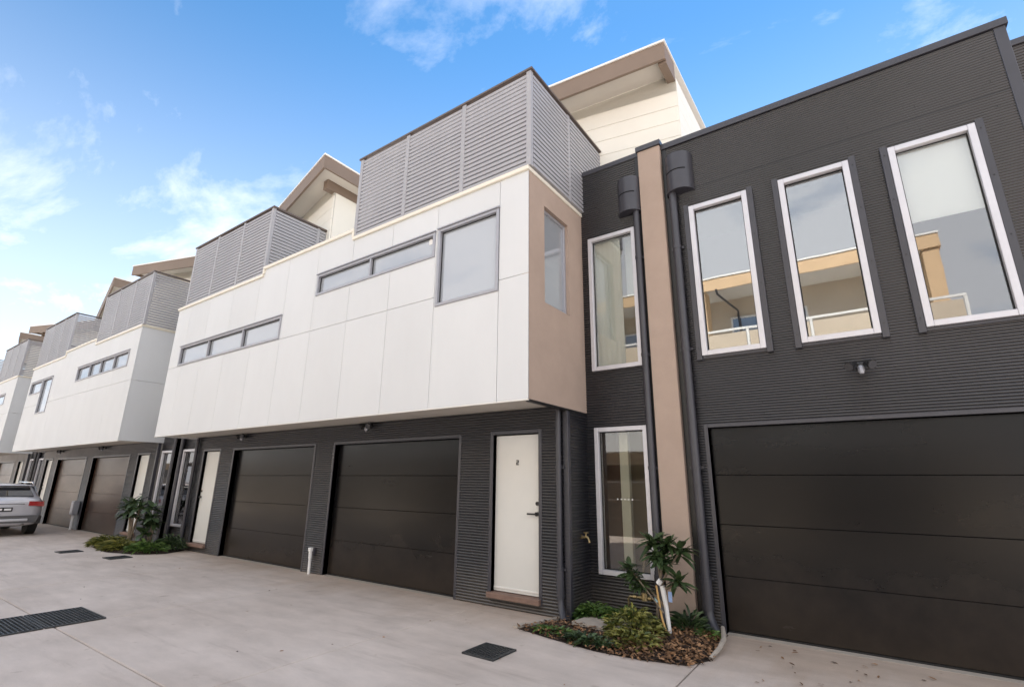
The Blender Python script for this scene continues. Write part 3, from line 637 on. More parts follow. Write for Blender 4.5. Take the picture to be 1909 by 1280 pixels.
    downpipe(P, X(6.05), yr-0.075, 0.03, 5.34)
    if recess and detail > 1: downpipe(P, X(5.02), Y_LOW-0.055, 0.03, 2.5, r=0.036)
    # ---- projecting first floor: panels
    e0 = edge if edge else 0.0
    zb, zt0, zt1 = 2.497, 5.54, 5.70
    us = panels
    wins = [(w_[0], w_[1], w_[2], w_[3]) for w_ in windows]
    z_mid = 4.075
    step_u = bal[0]
    for i in range(len(us)-1):
        for (za, zc) in ((zb, z_mid), (z_mid, None)):
            segs = []
            u0, u1 = us[i], us[i+1]
            if zc is None:
                cut = step_u
                if u0 < cut < u1: segs = [(u0, cut, za, zt1), (cut, u1, za, zt0)]
                else: segs = [(u0, u1, za, zt1 if u1 <= cut+1e-6 else zt0)]
            else: segs = [(u0, u1, za, zc)]
            pm = MB(); gph = 0.003
            for sgm in segs:
                q = (sgm[0]+(gph if sgm[0] == u0 else 0), sgm[1]-(gph if sgm[1] == u1 and i < len(us)-2 else 0), sgm[2]+(gph if za > zb else 0), sgm[3]-(gph if zc else 0))
                for r in rect_minus(q, wins): bx(pm, r[0], r[1], ybox, ybox+0.016, r[2], r[3], 0.0025)
            if pm.v: obj('wall_panel', pm, 'panel', P)
    uL = us[0]
    core = MB()
    for r in rect_minus((uL, UB, zb, zt0), wins): bx(core, r[0]+0.0, r[1]-0.004, ybox+0.0165, ybox+0.12, r[2], r[3])
    bx(core, uL, UB-0.13, ybox+0.25, 7.4, zb+0.06, zt0-0.01)
    bx(core, uL, bal[0]-0.02, ybox+0.0165, ybox+0.12, zt0+0.001, zt1)
    obj('first_floor_wall', core, 'joint', P)
    for w_ in windows:
        a, b = sorted((X(w_[0]), X(w_[1]))); sp = [X(s_) for s_ in (w_[4] if len(w_) > 4 else ())]
        wd = window(P, a, b, ybox+0.03, w_[2], w_[3], 0.045, 'alugrey', 'frost', sp, proud=0.048, depth=0.06)
        hd = MB(); hd.box(a-0.012, b+0.012, ybox-0.035, ybox+0.01, w_[3]+0.001, w_[3]+0.018); obj('head_flashing', hd, 'alugrey', wd)
        if len(w_) > 5 and w_[5]:
            st = MB(); st.box(b-0.17, b-0.10, ybox+0.038, ybox+0.0405, w_[3]-0.15, w_[3]-0.07); st.box(b-0.15, b-0.12, ybox+0.036, ybox+0.0405, w_[3]-0.069, w_[3]-0.055); obj('sticker', st, 'white', wd)
    # soffit and drip edge
    sf = MB(); a, b = sorted((X(uL), X(UB)))
    sf.add([(a, ybox+0.02, zb-0.004), (b, ybox+0.02, zb-0.004), (b, Y_LOW+0.02, zs+0.012), (a, Y_LOW+0.02, zs+0.012), (a, ybox+0.02, zb+0.03), (b, ybox+0.02, zb+0.03), (b, Y_LOW+0.02, zs+0.04), (a, Y_LOW+0.02, zs+0.04)],
           [(0, 3, 2, 1), (4, 5, 6, 7), (0, 1, 5, 4), (1, 2, 6, 5), (2, 3, 7, 6), (3, 0, 4, 7)])
    if yr > Y_LOW+0.2: sf.box(*sorted((X(UB-0.05), X(UB))), Y_LOW+0.03, yr, zs-0.005, zs+0.04)
    obj('soffit', sf, 'soffit', P)
    dr = MB(); dr.box(a, b, ybox-0.004, ybox+0.03, zb-0.018, zb-0.002, 0.003); obj('drip_edge', dr, 'gutter', P)
    # cap flashings: low over the balcony, stepped up in the middle
    cc = MB(); bx(cc, bal[0], UB+0.02, ybox-0.035, ybox+0.14, zt0+0.001, zt0+0.062, 0.006)
    if side == 'tan': cc.box(*sorted((X(UB-0.1), X(UB+0.021))), ybox+0.141, yr, zt0+0.001, zt0+0.061, 0.006)
    else: cc.box(*sorted((X(UB-0.1), X(UB+0.021))), ybox+0.141, 7.3, zt0+0.001, zt0+0.061, 0.006)
    obj('cap_flashing', cc, 'cap', P)
    cc = MB(); bx(cc, uL, bal[0]+0.02, ybox-0.035, ybox+0.14, zt1+0.001, zt1+0.062, 0.006); bx(cc, bal[0]-0.03, bal[0]+0.025, ybox-0.03, ybox+0.12, zt0+0.063, zt1, 0.004); obj('cap_flashing', cc, 'cap', P)
    # end wall of the projecting box
    if side == 'tan':
        wv = (5.19, 5.86, 3.80, 5.20)
        em = MB(); th = 0.10
        for r in rect_minus((ybox+0.004, yr, zb-0.002, zt0), [wv]): em.box(*sorted((X(UB-th), X(UB+0.006))), r[0], r[1], r[2], r[3], 0.0)
        obj('rendered_end_wall', em, 'tan', P)
        ap = MB(); ap.box(*sorted((X(UB-0.05), X(UB+0.012))), ybox+0.03, yr, zb-0.03, zb-0.003, 0.003); obj('drip_edge', ap, 'black', P)
        wm = MB(); xi = X(UB-0.075); s = 1 if m > 0 else -1; wfr = 0.05
        for (ya, yb2, za, zc) in ((wv[0], wv[0]+wfr, wv[2], wv[3]), (wv[1]-wfr, wv[1], wv[2], wv[3]), (wv[0]+wfr, wv[1]-wfr, wv[2], wv[2]+wfr), (wv[0]+wfr, wv[1]-wfr, wv[3]-wfr, wv[3])): wm.box(xi-0.03, xi+0.03, ya+0.001, yb2-0.001, za+0.001, zc-0.001, 0.004)
        wo = obj('window', wm, 'alugrey', P); pm = MB(); pm.box(xi-0.004, xi+0.004, wv[0]+wfr-0.004, wv[1]-wfr+0.004, wv[2]+wfr-0.004, wv[3]-wfr+0.004); obj('pane', pm, 'frost', wo)
    else:
        for (za, zc) in ((zb, z_mid-0.003), (z_mid+0.003, zt0)):
            em = MB(); em.box(*sorted((X(UB-0.012), X(UB+0.004))), ybox+0.018, 7.2, za, zc, 0.002); obj('wall_panel', em, 'panel', P)
    # balcony and top storey
    xa, xb = sorted((X(bal[0]), X(bal[1])))
    balcony(P, xa, xb, ybox-0.005, 7.165, zt0+0.062, xb if bal[2] > 0 else xa, bal[3], individual=(detail > 0))
    dk = MB(); bx(dk, uL, UB-0.02, ybox+0.15, 7.4, zt0-0.009, zt0+0.03); bx(dk, UW, PU[1], yr+0.2, 12, 6.1, 6.16); obj('deck', dk, 'roof', P)
    if upper: upper_room(P, *upper, m)
    # body behind the front rooms so that the building is closed
    bd = MB(); bx(bd, 0, PU[1]-0.002, 7.45, 13, 0.001, 6.1); bx(bd, UW, PU[1]-0.004, 7.0, 7.449, 2.4, 2.6); obj('building_body', bd, 'core', P)
    if detail > 0:
        front_light('l', X(1.265 if m > 0 else 2.875), Y_LOW-0.012, 2.47, None)
    return P

def U(x, n=0): return x - (XC0 - PER*n)       # world x -> u for m=+1
def roofB(n, m):
    xc = -8.126 - PER*n; u = 0.848
    if m < 0: return (xc-u, xc-6.55, 5.407, 5.407+0.195*5.7, 8.61, 8.61-0.071*5.7)
    return (xc+u, xc+6.4, 5.407, 5.407+0.195*5.55, 8.61, 8.61-0.071*5.55)

lab_lights = []
# A: right half of the nearest pair
WA = [(U(-4.72), U(-3.61), 3.93, 5.13), (U(-7.67), U(-4.78), 4.715, 5.115, (U(-6.23),), True)]
pa = sorted([U(x) for x in (-3.143, -3.606, -4.75, -5.73, -6.72, -7.72, -8.67)])
A = townhouse('A', XC0, 1, "white upper storey townhouse with tan end wall, big square window and door numbered 2", WA, pa, 6.30, (U(-6.75), U(-3.10), 1, 7.10), None,
              'tan', 'tan', 2, (-7.0, -1.75, 5.755, 6.70, 8.11, 8.55), '2')
# B: left half of the nearest pair
def V(x, n=0): return (XC0 - PER*n) - x       # world x -> u for m=-1
WB = [(V(-8.69), V(-12.91), 4.085, 4.545, (V(-10.08), V(-11.53)))]
pb = sorted([V(x) for x in (-8.67, -9.7, -10.75, -11.8, -12.75, -13.42)])
B = townhouse('B', XC0, -1, "white townhouse with one three-pane strip window, beside the tan walled one", WB, pb, 5.86, (V(-9.59), V(-13.10), 1, 7.10), None,
              'panel', 'char', 2, roofB(0, -1), None, recess=True)
n = 1
WC = [(U(-20.40, 1), U(-16.17, 1), 4.50, 4.96, tuple(U(x, 1) for x in (-19.25, -18.3, -17.25)))]
pc = sorted([U(x, 1) for x in (-15.66, -17.2, -18.9, -20.80)])
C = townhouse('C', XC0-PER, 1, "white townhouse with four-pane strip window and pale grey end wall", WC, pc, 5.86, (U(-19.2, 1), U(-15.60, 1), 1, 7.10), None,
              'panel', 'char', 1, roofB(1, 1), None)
WD = [(V(-22.99, 1), V(-24.15, 1), 3.73, 4.99), (V(-24.19, 1), V(-25.65, 1), 4.52, 4.99)]
pd_ = sorted([V(x, 1) for x in (-20.80, -22.5, -24.17, -25.92)])
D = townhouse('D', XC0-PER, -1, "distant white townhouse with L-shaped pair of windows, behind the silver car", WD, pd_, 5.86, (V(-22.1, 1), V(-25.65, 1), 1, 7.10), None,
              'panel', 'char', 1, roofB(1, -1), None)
WE = [(U(-32.9, 2), U(-29.5, 2), 4.50, 4.96)]
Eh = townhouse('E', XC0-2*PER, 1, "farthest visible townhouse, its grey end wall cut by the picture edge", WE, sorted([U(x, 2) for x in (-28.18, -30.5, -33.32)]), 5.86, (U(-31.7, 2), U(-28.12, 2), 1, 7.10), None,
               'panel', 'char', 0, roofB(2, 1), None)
WF = [(V(-35.5, 2), V(-36.7, 2), 3.73, 4.99)]
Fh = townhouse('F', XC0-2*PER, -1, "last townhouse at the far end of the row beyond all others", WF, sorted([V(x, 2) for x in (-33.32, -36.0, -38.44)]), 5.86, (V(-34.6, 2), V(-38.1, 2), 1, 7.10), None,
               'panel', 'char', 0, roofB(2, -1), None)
# labels of the lights under the soffits
for o in [o for o in COL.objects if o.name.startswith('security_light')]:
    x = o.location.x
    lab = {True: None}
    if x > -8: o['label'] = "black security light above the garage of the house with the number 2 door"
    elif x > -13: o['label'] = "black security light above the garage beside the white conduit"
    elif x > -21: o['label'] = "small black security light above the first garage beyond the green bed"
    else: o['label'] = "tiny black security light at the soffit above the car's tailgate"
    o['category'] = 'security light'

# ------------------------------------------------------------------ R: charcoal townhouse at the right
R = thing('townhouse', "charcoal corrugated townhouse with three tall windows over a wide black garage door", 'house', (0, 6.3, 0), 'townhouses in the terrace')
YR = 6.30; XR0, XR1 = -1.831, 1.80
gx0, gx1, gz1 = -1.545, 1.445, 2.215
w3 = [(-1.516, -0.795, 3.09, 5.165), (-0.436, 0.290, 3.09, 5.165), (0.655, 1.384, 3.09, 5.165)]
holes = [(gx0, gx1, 0, gz1)] + w3
seam = 5.455
for (za, zb_) in ((0, seam-0.004), (seam+0.004, 6.20)):
    obj('corrugated_cladding', corrugated(rect_minus((XR0, XR1-0.08, za, zb_), holes), YR, amp=0.011, pitch=0.031), 'char', R)
bk = MB()
for r in rect_minus((XR0, XR1-0.005, 0, 6.2), holes): bk.box(r[0], r[1], YR+0.001, YR+0.13, r[2], r[3])
bk.box(XR1-0.13, XR1-0.005, YR+0.131, 12, 0, 6.2); bk.box(XR0, XR1-0.14, 7.6, 12, 0, 6.19); bk.box(XR0, XR1-0.14, YR+0.14, 7.59, 6.1, 6.19); bk.box(XR0, XR1-0.14, YR+0.25, 7.59, 2.5, 2.8)
obj('shell_wall', bk, 'core', R)
sm = MB(); sm.box(XR0, XR1-0.08, YR-0.002, YR+0.001, seam-0.004, seam+0.004); obj('sheet_lap', sm, 'black', R)
sc_ = MB()
for zz in (0.3, 2.35, 2.47, 2.6, 2.73, 2.86, 2.99, 5.3, 5.6, 5.9):
    for xx in [XR0+0.3+0.62*i+(0.02 if zz > 2.6 else 0.0) for i in range(6)]:
        if any(h[0]-0.08 < xx < h[1]+0.08 and h[2]-0.02 < zz < h[3]+0.02 for h in holes): continue
        sc_.tube([(xx, YR-0.004, zz), (xx, YR-0.011, zz)], 0.006, 6)
obj('screw_heads', sc_, 'black', R)
cp = MB(); cp.box(XR0, XR1+0.035, YR-0.035, YR+0.25, 6.201, 6.285); cp.box(XR1-0.06, XR1+0.034, YR+0.251, 9.5, 6.202, 6.284); obj('parapet_cap', cp, 'chartrim', R)
ct = MB(); ct.box(XR1-0.082, XR1+0.012, YR-0.018, YR+0.09, 0, 6.2, 0.004); obj('corner_trim', ct, 'chartrim', R)
ct = MB(); ct.box(XR0+0.003, XR0+0.07, YR-0.016, YR+0.002, 0, 6.2, 0.003); obj('edge_flashing', ct, 'black', R)
garage_door(R, gx0, gx1, YR+0.085, gz1); garage_frame(R, gx0, gx1, YR, YR+0.085, gz1)
for i, (a, b, z0, z1) in enumerate(w3):
    wd = window(R, a, b, YR, z0, z1, 0.062, 'alu', 'pane_blind' if i == 2 else 'pane', proud=0.06, depth=0.06)
    fl = MB()
    for (fa_, fb_) in ((a-0.068, a-0.002), (b+0.002, b+0.068)): fl.box(fa_, fb_, YR-0.052, YR+0.0, z0-0.05, z1+0.03, 0.004)
    fl.box(a-0.001, b+0.001, YR-0.03, YR, z0-0.035, z0-0.002, 0.003); fl.box(a-0.001, b+0.001, YR-0.03, YR, z1+0.002, z1+0.02, 0.003)
    obj('side_flashing', fl, 'chartrim', wd)
    sw = MB()
    for xx in (a-0.035, b+0.035):
        for zz in (z0+0.1, z0+0.8, z0+1.45, z1-0.08): sw.tube([(xx, YR-0.0525, zz), (xx, YR-0.058, zz)], 0.007, 6)
    obj('flashing_screws', sw, 'black', wd)
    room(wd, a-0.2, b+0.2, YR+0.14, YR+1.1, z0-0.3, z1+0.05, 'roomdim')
    if i == 2:
        bl = MB(); bl.box(a+0.02, b-0.02, YR+0.075, YR+0.079, 4.29, z1+0.01); bl.box(a+0.02, b-0.02, YR+0.072, YR+0.082, 4.27, 4.289, 0.003); obj('roller_blind', bl, mat('blind_white', (0.85, 0.85, 0.83), 0.8), wd)
rainhead(R, -1.60, YR-0.012, 5.42, 5.98, 0.18)
downpipe(R, -1.70, YR-0.08, 0.03, 5.43, r=0.05)
rl = front_light('r', 0.06, YR-0.008, 2.76, "black twin head security light on the corrugated wall under the middle tall window")

# next townhouse further along
Q = thing('townhouse', "charcoal corrugated townhouse just showing beyond the dark corner trim", 'house', (4, 6.9, 0), 'townhouses in the terrace')
obj('corrugated_cladding', corrugated([(XR1+0.02, 6.2, 0, 6.33)], 6.90), 'char', Q)
b_ = MB(); b_.box(XR1+0.02, 6.2, 6.901, 12, 0, 6.33); obj('shell_wall', b_, 'core', Q)
b_ = MB(); b_.box(XR1+0.04, 6.2, 6.865, 7.1, 6.331, 6.41, 0.005); obj('parapet_cap', b_, 'chartrim', Q)

# ------------------------------------------------------------------ the row across the driveway (seen in the glass)
MT['oppwall'] = mat('sand_render', (0.58, 0.49, 0.38), 0.85, var=0.1, vscale=1.5, bump=0.2, bscale=120)
MT['oppfascia'] = mat('ochre_fascia', (0.62, 0.43, 0.25), 0.6, var=0.06)
MT['oppdark'] = mat('dark_door_paint', (0.05, 0.045, 0.04), 0.4, var=0.2)
MT['opppane'] = glass('far_pane', (0.3, 0.3, 0.3), 0.25, body=(0.08, 0.08, 0.09), opaque=1.0)
opp_labels = ["sand rendered townhouse across the driveway, seen reflected in the tall windows", "sand rendered townhouse across the driveway, facing the strip windows", "sand rendered townhouse across the driveway, facing the silver car", "sand rendered townhouse across the driveway, facing the grey end wall at the far left", "farthest sand rendered townhouse across the driveway beyond the car"]
for k in range(5):
    ox = -12.52*k
    O = thing('townhouse', opp_labels[k], 'house', (-3+ox, -2.6, 0), 'townhouses across the driveway')
    m_ = MB()
    for r in rect_minus((-8.6+ox, 2.6+ox, 0, 2.5), [(-8.0+ox, -5.2+ox, 0, 2.15), (-4.6+ox, -3.8+ox, 0.1, 2.15), (-3.1+ox, -2.4+ox, 0.4, 2.2), (-1.6+ox, 1.3+ox, 0, 2.15)]): m_.box(r[0], r[1], -2.8, -2.6, r[2], r[3])
    obj('wall', m_, 'oppwall', O)
    for (a, b) in ((-8.0, -5.2), (-1.6, 1.3)):
        m_ = MB()
        for q in range(4): m_.box(a+ox, b+ox, -2.74, -2.70, 0.01+q*0.535, 0.54+q*0.535, 0.006)
        obj('garage_door', m_, 'oppdark', O)
    m_ = MB(); m_.box(-4.6+ox, -3.8+ox, -2.74, -2.70, 0.1, 2.15, 0.004); obj('front_door', m_, 'door', O)
    m_ = MB(); frame_bars(m_, -3.1+ox, -2.4+ox, -2.72, -2.57, 0.4, 2.2, 0.06); f_ = obj('window', m_, 'alu', O)
    m_ = MB(); m_.box(-3.05+ox, -2.45+ox, -2.66, -2.65, 0.45, 2.15); obj('pane', m_, 'opppane', f_)
    m_ = MB(); m_.box(-8.6+ox, 2.43+ox, -6.0, -2.0, 2.5, 4.85, 0.01); obj('first_floor', m_, 'panel', O)
    for (a, b) in ((-7.6, -5.4), (-3.6, -2.2), (-0.8, 1.2)):
        m_ = MB(); frame_bars(m_, a+ox, b+ox, -2.06, -1.96, 3.2, 4.4, 0.05); f_ = obj('window', m_, 'alugrey', O)
        m_ = MB(); m_.box(a+0.04+ox, b-0.04+ox, -1.996, -1.985, 3.24, 4.36); obj('pane', m_, 'opppane', f_)
    m_ = MB(); m_.box(-8.6+ox, 2.43+ox, -2.03, -1.9, 4.851, 4.92, 0.005); obj('cap_flashing', m_, 'cap', O)
    bal_ = MB(); bal_.box(-8.5+ox, 2.35+ox, -2.05, -1.99, 5.78, 5.84, 0.004); b_o = obj('balustrade', bal_, 'gutter', O)
    for q in range(8):
        m_ = MB(); x_ = -8.45+ox+q*1.535; m_.box(x_, x_+0.06, -2.045, -1.995, 4.92, 5.779); obj('post', m_, 'gutter', b_o)
        if q < 7:
            m_ = MB(); m_.box(x_+0.07, x_+1.52, -2.03, -2.015, 5.0, 5.72); obj('infill_panel', m_, 'oppwall', b_o)
    # top storey: deep eave on a ochre fascia
    m_ = MB(); m_.box(-8.3+ox, 2.2+ox, -12, -6.0, 4.86, 8.1); obj('upper_wall', m_, 'oppwall', O)
    for (a, b) in ((-7.5, -5.5), (-3.4, -1.0)):
        m_ = MB(); frame_bars(m_, a+ox, b+ox, -6.02, -5.94, 5.2, 7.4, 0.06); f_ = obj('window', m_, 'gutter', O)
        m_ = MB(); m_.box(a+0.05+ox, b-0.05+ox, -5.99, -5.98, 5.25, 7.35); obj('pane', m_, 'opppane', f_)
    m_ = MB(); m_.box(-8.6+ox, 2.43+ox, -12, -4.55, 8.101, 8.42); r_o = obj('roof', m_, 'soffit', O)
    m_ = MB(); m_.box(-8.6+ox, 2.44+ox, -4.549, -4.5, 8.02, 8.44, 0.004); m_.box(2.431+ox, 2.48+ox, -12, -4.5, 8.02, 8.439, 0.004); obj('fascia', m_, 'oppfascia', r_o)
    m_ = MB(); m_.box(-8.6+ox, 2.5+ox, -12, -4.47, 8.441, 8.50, 0.004); obj('gutter', m_, 'gutter', r_o)
    m_ = MB(); m_.box(2.05+ox, 2.42+ox, -5.2, -4.56, 4.93, 8.10, 0.004); m_.box(-4.3+ox, -3.9+ox, -5.2, -4.56, 4.93, 8.10, 0.004); obj('blade_wall', m_, 'oppfascia', O)
    if k == 0:
        m_ = MB(); m_.tube([(-3.5, -4.49, 8.05), (-3.5, -4.6, 7.9), (-3.1, -5.9, 7.6), (-3.1, -5.95, 5.0)], 0.04, 8); obj('downpipe', m_, 'chartrim', O)

# ------------------------------------------------------------------ drains and small fittings
def grate(label, x0, x1, y0, y1, along='x', pitch=0.034, cross=0.12, z=0.0):
    t = thing('drain_grate', label, 'drain grate', ((x0+x1)/2, (y0+y1)/2, z), 'steel drain grates in the driveway')
    p = MB(); p.box(x0, x1, y0, y1, z+0.0005, z+0.003); obj('hollow_shade', p, 'hollow_shade', t)  # black sheet on the slab paints the shade below the bars
    f = MB(); w_ = 0.018; f.box(x0, x1, y0, y0+w_, z+0.0031, z+0.016); f.box(x0, x1, y1-w_, y1, z+0.0031, z+0.016); f.box(x0, x0+w_, y0+w_, y1-w_, z+0.0031, z+0.0155); f.box(x1-w_, x1, y0+w_, y1-w_, z+0.0031, z+0.0155); obj('frame', f, 'iron', t)
    n = int(((y1-y0) if along == 'x' else (x1-x0))/pitch)
    base = None
    for i in range(1, n):
        if along == 'x':
            if base is None: b = MB(); b.box(x0+w_, x1-w_, -0.006, 0.006, z+0.0032, z+0.0145); base = b.mesh('bar'); base.materials.append(MT['iron'])
            link('bar', base, None, t, (0, y0+i*(y1-y0)/n, 0))
        else:
            if base is None: b = MB(); b.box(-0.006, 0.006, y0+w_, y1-w_, z+0.0032, z+0.0145); base = b.mesh('bar'); base.materials.append(MT['iron'])
            link('bar', base, None, t, (x0+i*(x1-x0)/n, 0, 0))
    n2 = int(((x1-x0) if along == 'x' else (y1-y0))/cross); base = None
    for i in range(1, n2):
        if along == 'x':
            if base is None: b = MB(); b.box(-0.004, 0.004, y0+w_, y1-w_, z+0.0033, z+0.013); base = b.mesh('cross_rod'); base.materials.append(MT['iron'])
            link('cross_rod', base, None, t, (x0+i*(x1-x0)/n2, 0, 0))
        else:
            if base is None: b = MB(); b.box(x0+w_, x1-w_, -0.004, 0.004, z+0.0033, z+0.013); base = b.mesh('cross_rod'); base.materials.append(MT['iron'])
            link('cross_rod', base, None, t, (0, y0+i*(y1-y0)/n2, 0))
    return t
grate("long dark trench grate cut by the left picture edge, half nearer the doors", -8.31, -7.478, 2.02, 2.555, 'x', 0.036, 0.07)
grate("long dark trench grate cut by the left picture edge, half nearer the camera", -8.31, -7.478, 1.47, 2.005, 'x', 0.036, 0.07)
grate("small square dark grate in the concrete in front of the numbered door", -3.42, -3.05, 4.085, 4.46, 'y', 0.03, 0.05)
grate("small grate lying nearest the silver car, left of the leafy bed", -14.86, -14.46, 3.86, 4.26, 'y', 0.04, 0.1)
grate("small grate close to the front edge of the far leafy bed", -13.07, -12.66, 4.18, 4.57, 'y', 0.04, 0.1)

# conduit between the two garages
t = thing('conduit', "thin white conduit standing against the wall between the two garage doors", 'pipe', (-8.27, 5.68, 0))
c = MB(); c.tube([(-8.26, 5.68, -0.01), (-8.27, 5.68, 0.27)], 0.024, 10); c.tube([(-8.27, 5.68, 0.25), (-8.27, 5.68, 0.36)], 0.03, 10); obj('pipe', c, 'white', t, smooth=True)
c = MB(); c.box(-8.305, -8.235, 5.645, 5.715, 0.36, 0.425, 0.008); obj('cap', c, 'white', t)
c = MB(); c.box(-8.33, -8.21, 5.695, 5.745, 0.30, 0.42, 0.006); obj('outlet_box', c, 'chartrim', t)
t = thing('meter_box', "grey service box on a white riser pipe between the far garage doors", 'meter box', (-20.8, 5.66, 0))
c = MB(); c.tube([(-20.83, 5.66, -0.01), (-20.83, 5.66, 0.5)], 0.035, 10); obj('riser_pipe', c, 'white', t, smooth=True)
c = MB(); c.box(-20.95, -20.70, 5.58, 5.73, 0.45, 0.86, 0.015); obj('box_body', c, 'alugrey', t)
c = MB(); c.box(-20.93, -20.72, 5.572, 5.579, 0.49, 0.82, 0.004); obj('box_lid', c, 'alu', t)

# garden tap on the corrugated return wall
tx, ty, tz = -3.155, 6.06, 0.90
t = thing('garden_tap', "small brass tap sticking out of the charcoal wall beside the low window", 'tap', (tx, ty, tz))
c = MB(); c.tube([(tx-0.01, ty, tz), (tx+0.07, ty, tz)], [0.014, 0.014], 10); c.tube([(tx-0.004, ty, tz), (tx+0.006, ty, tz)], 0.028, 12)
c.tube([(tx+0.055, ty, tz+0.005), (tx+0.085, ty, tz), (tx+0.105, ty-0.006, tz-0.025), (tx+0.115, ty-0.008, tz-0.06)], [0.018, 0.015, 0.013, 0.014], 10); obj('spout', c, 'brass', t, smooth=True)
c = MB(); c.tube([(tx+0.065, ty, tz), (tx+0.065, ty, tz+0.05)], 0.009, 8); c.tube([(tx+0.035, ty, tz+0.055), (tx+0.095, ty, tz+0.055)], 0.008, 8); obj('handle', c, 'brass', t, smooth=True)

# water meter under the low window
mx0, mx1, my = -2.60, -2.235, 6.16
t = thing('water_meter', "brass water meter pipework under the low window behind the plants", 'water meter', ((mx0+mx1)/2, my, 0))
c = MB(); c.tube([(mx0, my, -0.02), (mx0, my, 0.24), (mx0+0.02, my, 0.27), (mx1-0.02, my, 0.27)], 0.012, 8); c.tube([(mx0+0.06, my, 0.27), (mx0+0.10, my, 0.27)], 0.022, 10); c.tube([(mx0+0.135, my, 0.27), (mx0+0.17, my, 0.27)], 0.02, 10); c.tube([(mx1-0.12, my, 0.27), (mx1-0.08, my, 0.27)], 0.026, 10); obj('pipe', c, 'brass', t, smooth=True)
c = MB(); c.tube([(mx0+0.2, my, 0.245), (mx0+0.2, my, 0.325)], [0.04, 0.036], 12); obj('dial', c, 'brass', t, smooth=True)
c = MB(); c.tube([(mx1-0.02, my, -0.02), (mx1-0.02, my, 0.26)], 0.013, 8); c.tube([(mx1-0.02, my, 0.0), (mx1-0.02, my, 0.17)], 0.019, 8); obj('riser', c, 'bark', t, smooth=True)
c = MB(); c.tube([(mx1-0.02, my, 0.25), (mx1-0.02, my, 0.315)], [0.024, 0.027], 10); obj('blue_cap', c, mat('pale_blue_plastic', (0.42, 0.62, 0.70), 0.4), t, smooth=True)

# ------------------------------------------------------------------ planting
def leaf_mesh(name, L=1.0, W=0.24, curl=0.25, fold=0.06, m='leafdark', seg=5):
    mb = MB(); vs = []; fs = []
    for i in range(seg+1):
        s_ = i/seg; wd = W*0.5*(math.sin(math.pi*min(1, s_*0.93+0.05))**0.8)*(1.0 if s_ < 0.96 else 0.35)
        x = L*s_; z = -curl*L*s_*s_
        vs += [(x, -wd, z+fold*wd*4), (x, 0, z), (x, wd, z+fold*wd*4)]
    for i in range(seg):
        a = i*3; fs += [(a, a+3, a+4, a+1), (a+1, a+4, a+5, a+2)]
    mb.add(vs, fs); me = mb.mesh(name, True); me.materials.append(MT[m]); return me
def leaf_pose(p, yaw_, tilt, scale, roll_=0.0):
    return Matrix.Translation(p) @ Matrix.Rotation(yaw_, 4, 'Z') @ Matrix.Rotation(-tilt, 4, 'Y') @ Matrix.Rotation(roll_, 4, 'X') @ Matrix.Scale(scale, 4)
def put_leaf(me, P, p, yaw_, tilt, scale, roll_=0.0):
    b = P['_base']; o = bpy.data.objects.new('leaf', me); COL.objects.link(o); o.parent = P
    o.matrix_local = Matrix.Translation((-b[0], -b[1], -b[2])) @ leaf_pose(p, yaw_, tilt, scale, roll_); return o
LFD = [leaf_mesh('leaf', 1, 0.30, c_, 0.07, 'leafdark') for c_ in (0.12, 0.28, 0.4)]
LFG = [leaf_mesh('leaf', 1, 0.42, c_, 0.06, 'leafgreen') for c_ in (0.2, 0.4)]

def in_poly(x, y, poly):
    c_ = False; j = len(poly)-1
    for i in range(len(poly)):
        if (poly[i][1] > y) != (poly[j][1] > y) and x < (poly[j][0]-poly[i][0])*(y-poly[i][1])/(poly[j][1]-poly[i][1])+poly[i][0]: c_ = not c_
        j = i
    return c_
def edge_dist(x, y, poly):
    d = 9
    for i in range(len(poly)):
        a = Vector(poly[i]); b = Vector(poly[(i+1) % len(poly)]); q = Vector((x, y)); ab = b-a; t_ = max(0, min(1, (q-a).dot(ab)/ab.dot(ab))); d = min(d, (q-(a+ab*t_)).length)
    return d
def bed(name, poly, hgt):
    xs_ = [p[0] for p in poly]; ys_ = [p[1] for p in poly]; mb = MB(); st = 0.06; idx = {}
    nx = int((max(xs_)-min(xs_))/st)+2; ny = int((max(ys_)-min(ys_))/st)+2
    def H(x, y): return 0.004+hgt*min(1, edge_dist(x, y, poly)/0.25)*(0.75+0.5*random.random())
    for i in range(nx):
        for j in range(ny):
            x = min(xs_)+i*st; y = min(ys_)+j*st
            if in_poly(x, y, poly): idx[i, j] = len(mb.v); mb.v.append((x, y, H(x, y)))
    for (i, j) in list(idx):
        if (i+1, j) in idx and (i, j+1) in idx and (i+1, j+1) in idx: mb.f.append((idx[i, j], idx[i+1, j], idx[i+1, j+1], idx[i, j+1]))
    n0 = len(mb.v)
    for p in poly: mb.v.append((p[0], p[1], 0.003))
    mb.f.append(tuple(range(n0, n0+len(poly))))
    o = obj(name, mb, 'soil'); o['kind'] = 'structure'; return o
bedA = [(-3.50, 5.10), (-3.06, 5.00), (-2.45, 4.90), (-2.0, 4.93), (-1.60, 5.03), (-1.47, 5.30), (-1.50, 5.75), (-1.60, 6.22), (-2.15, 6.21), (-2.16, 6.28), (-3.14, 6.28), (-3.14, 5.73), (-3.28, 5.73)]
bedB = [(-15.8, 5.70), (-15.9, 4.95), (-15.2, 4.62), (-14.0, 4.52), (-13.1, 4.78), (-12.75, 5.2), (-13.05, 5.72), (-14.5, 5.84)]
bed('garden_bed', bedA, 0.035); bed('garden_bed', bedB, 0.05)
k_ = MB(); k_.prism([(-3.53, 5.09), (-3.475, 5.085), (-3.255, 5.73), (-3.31, 5.73)], 0.001, 0.03); o = obj('bed_edging', k_, 'stone'); o['kind'] = 'structure'
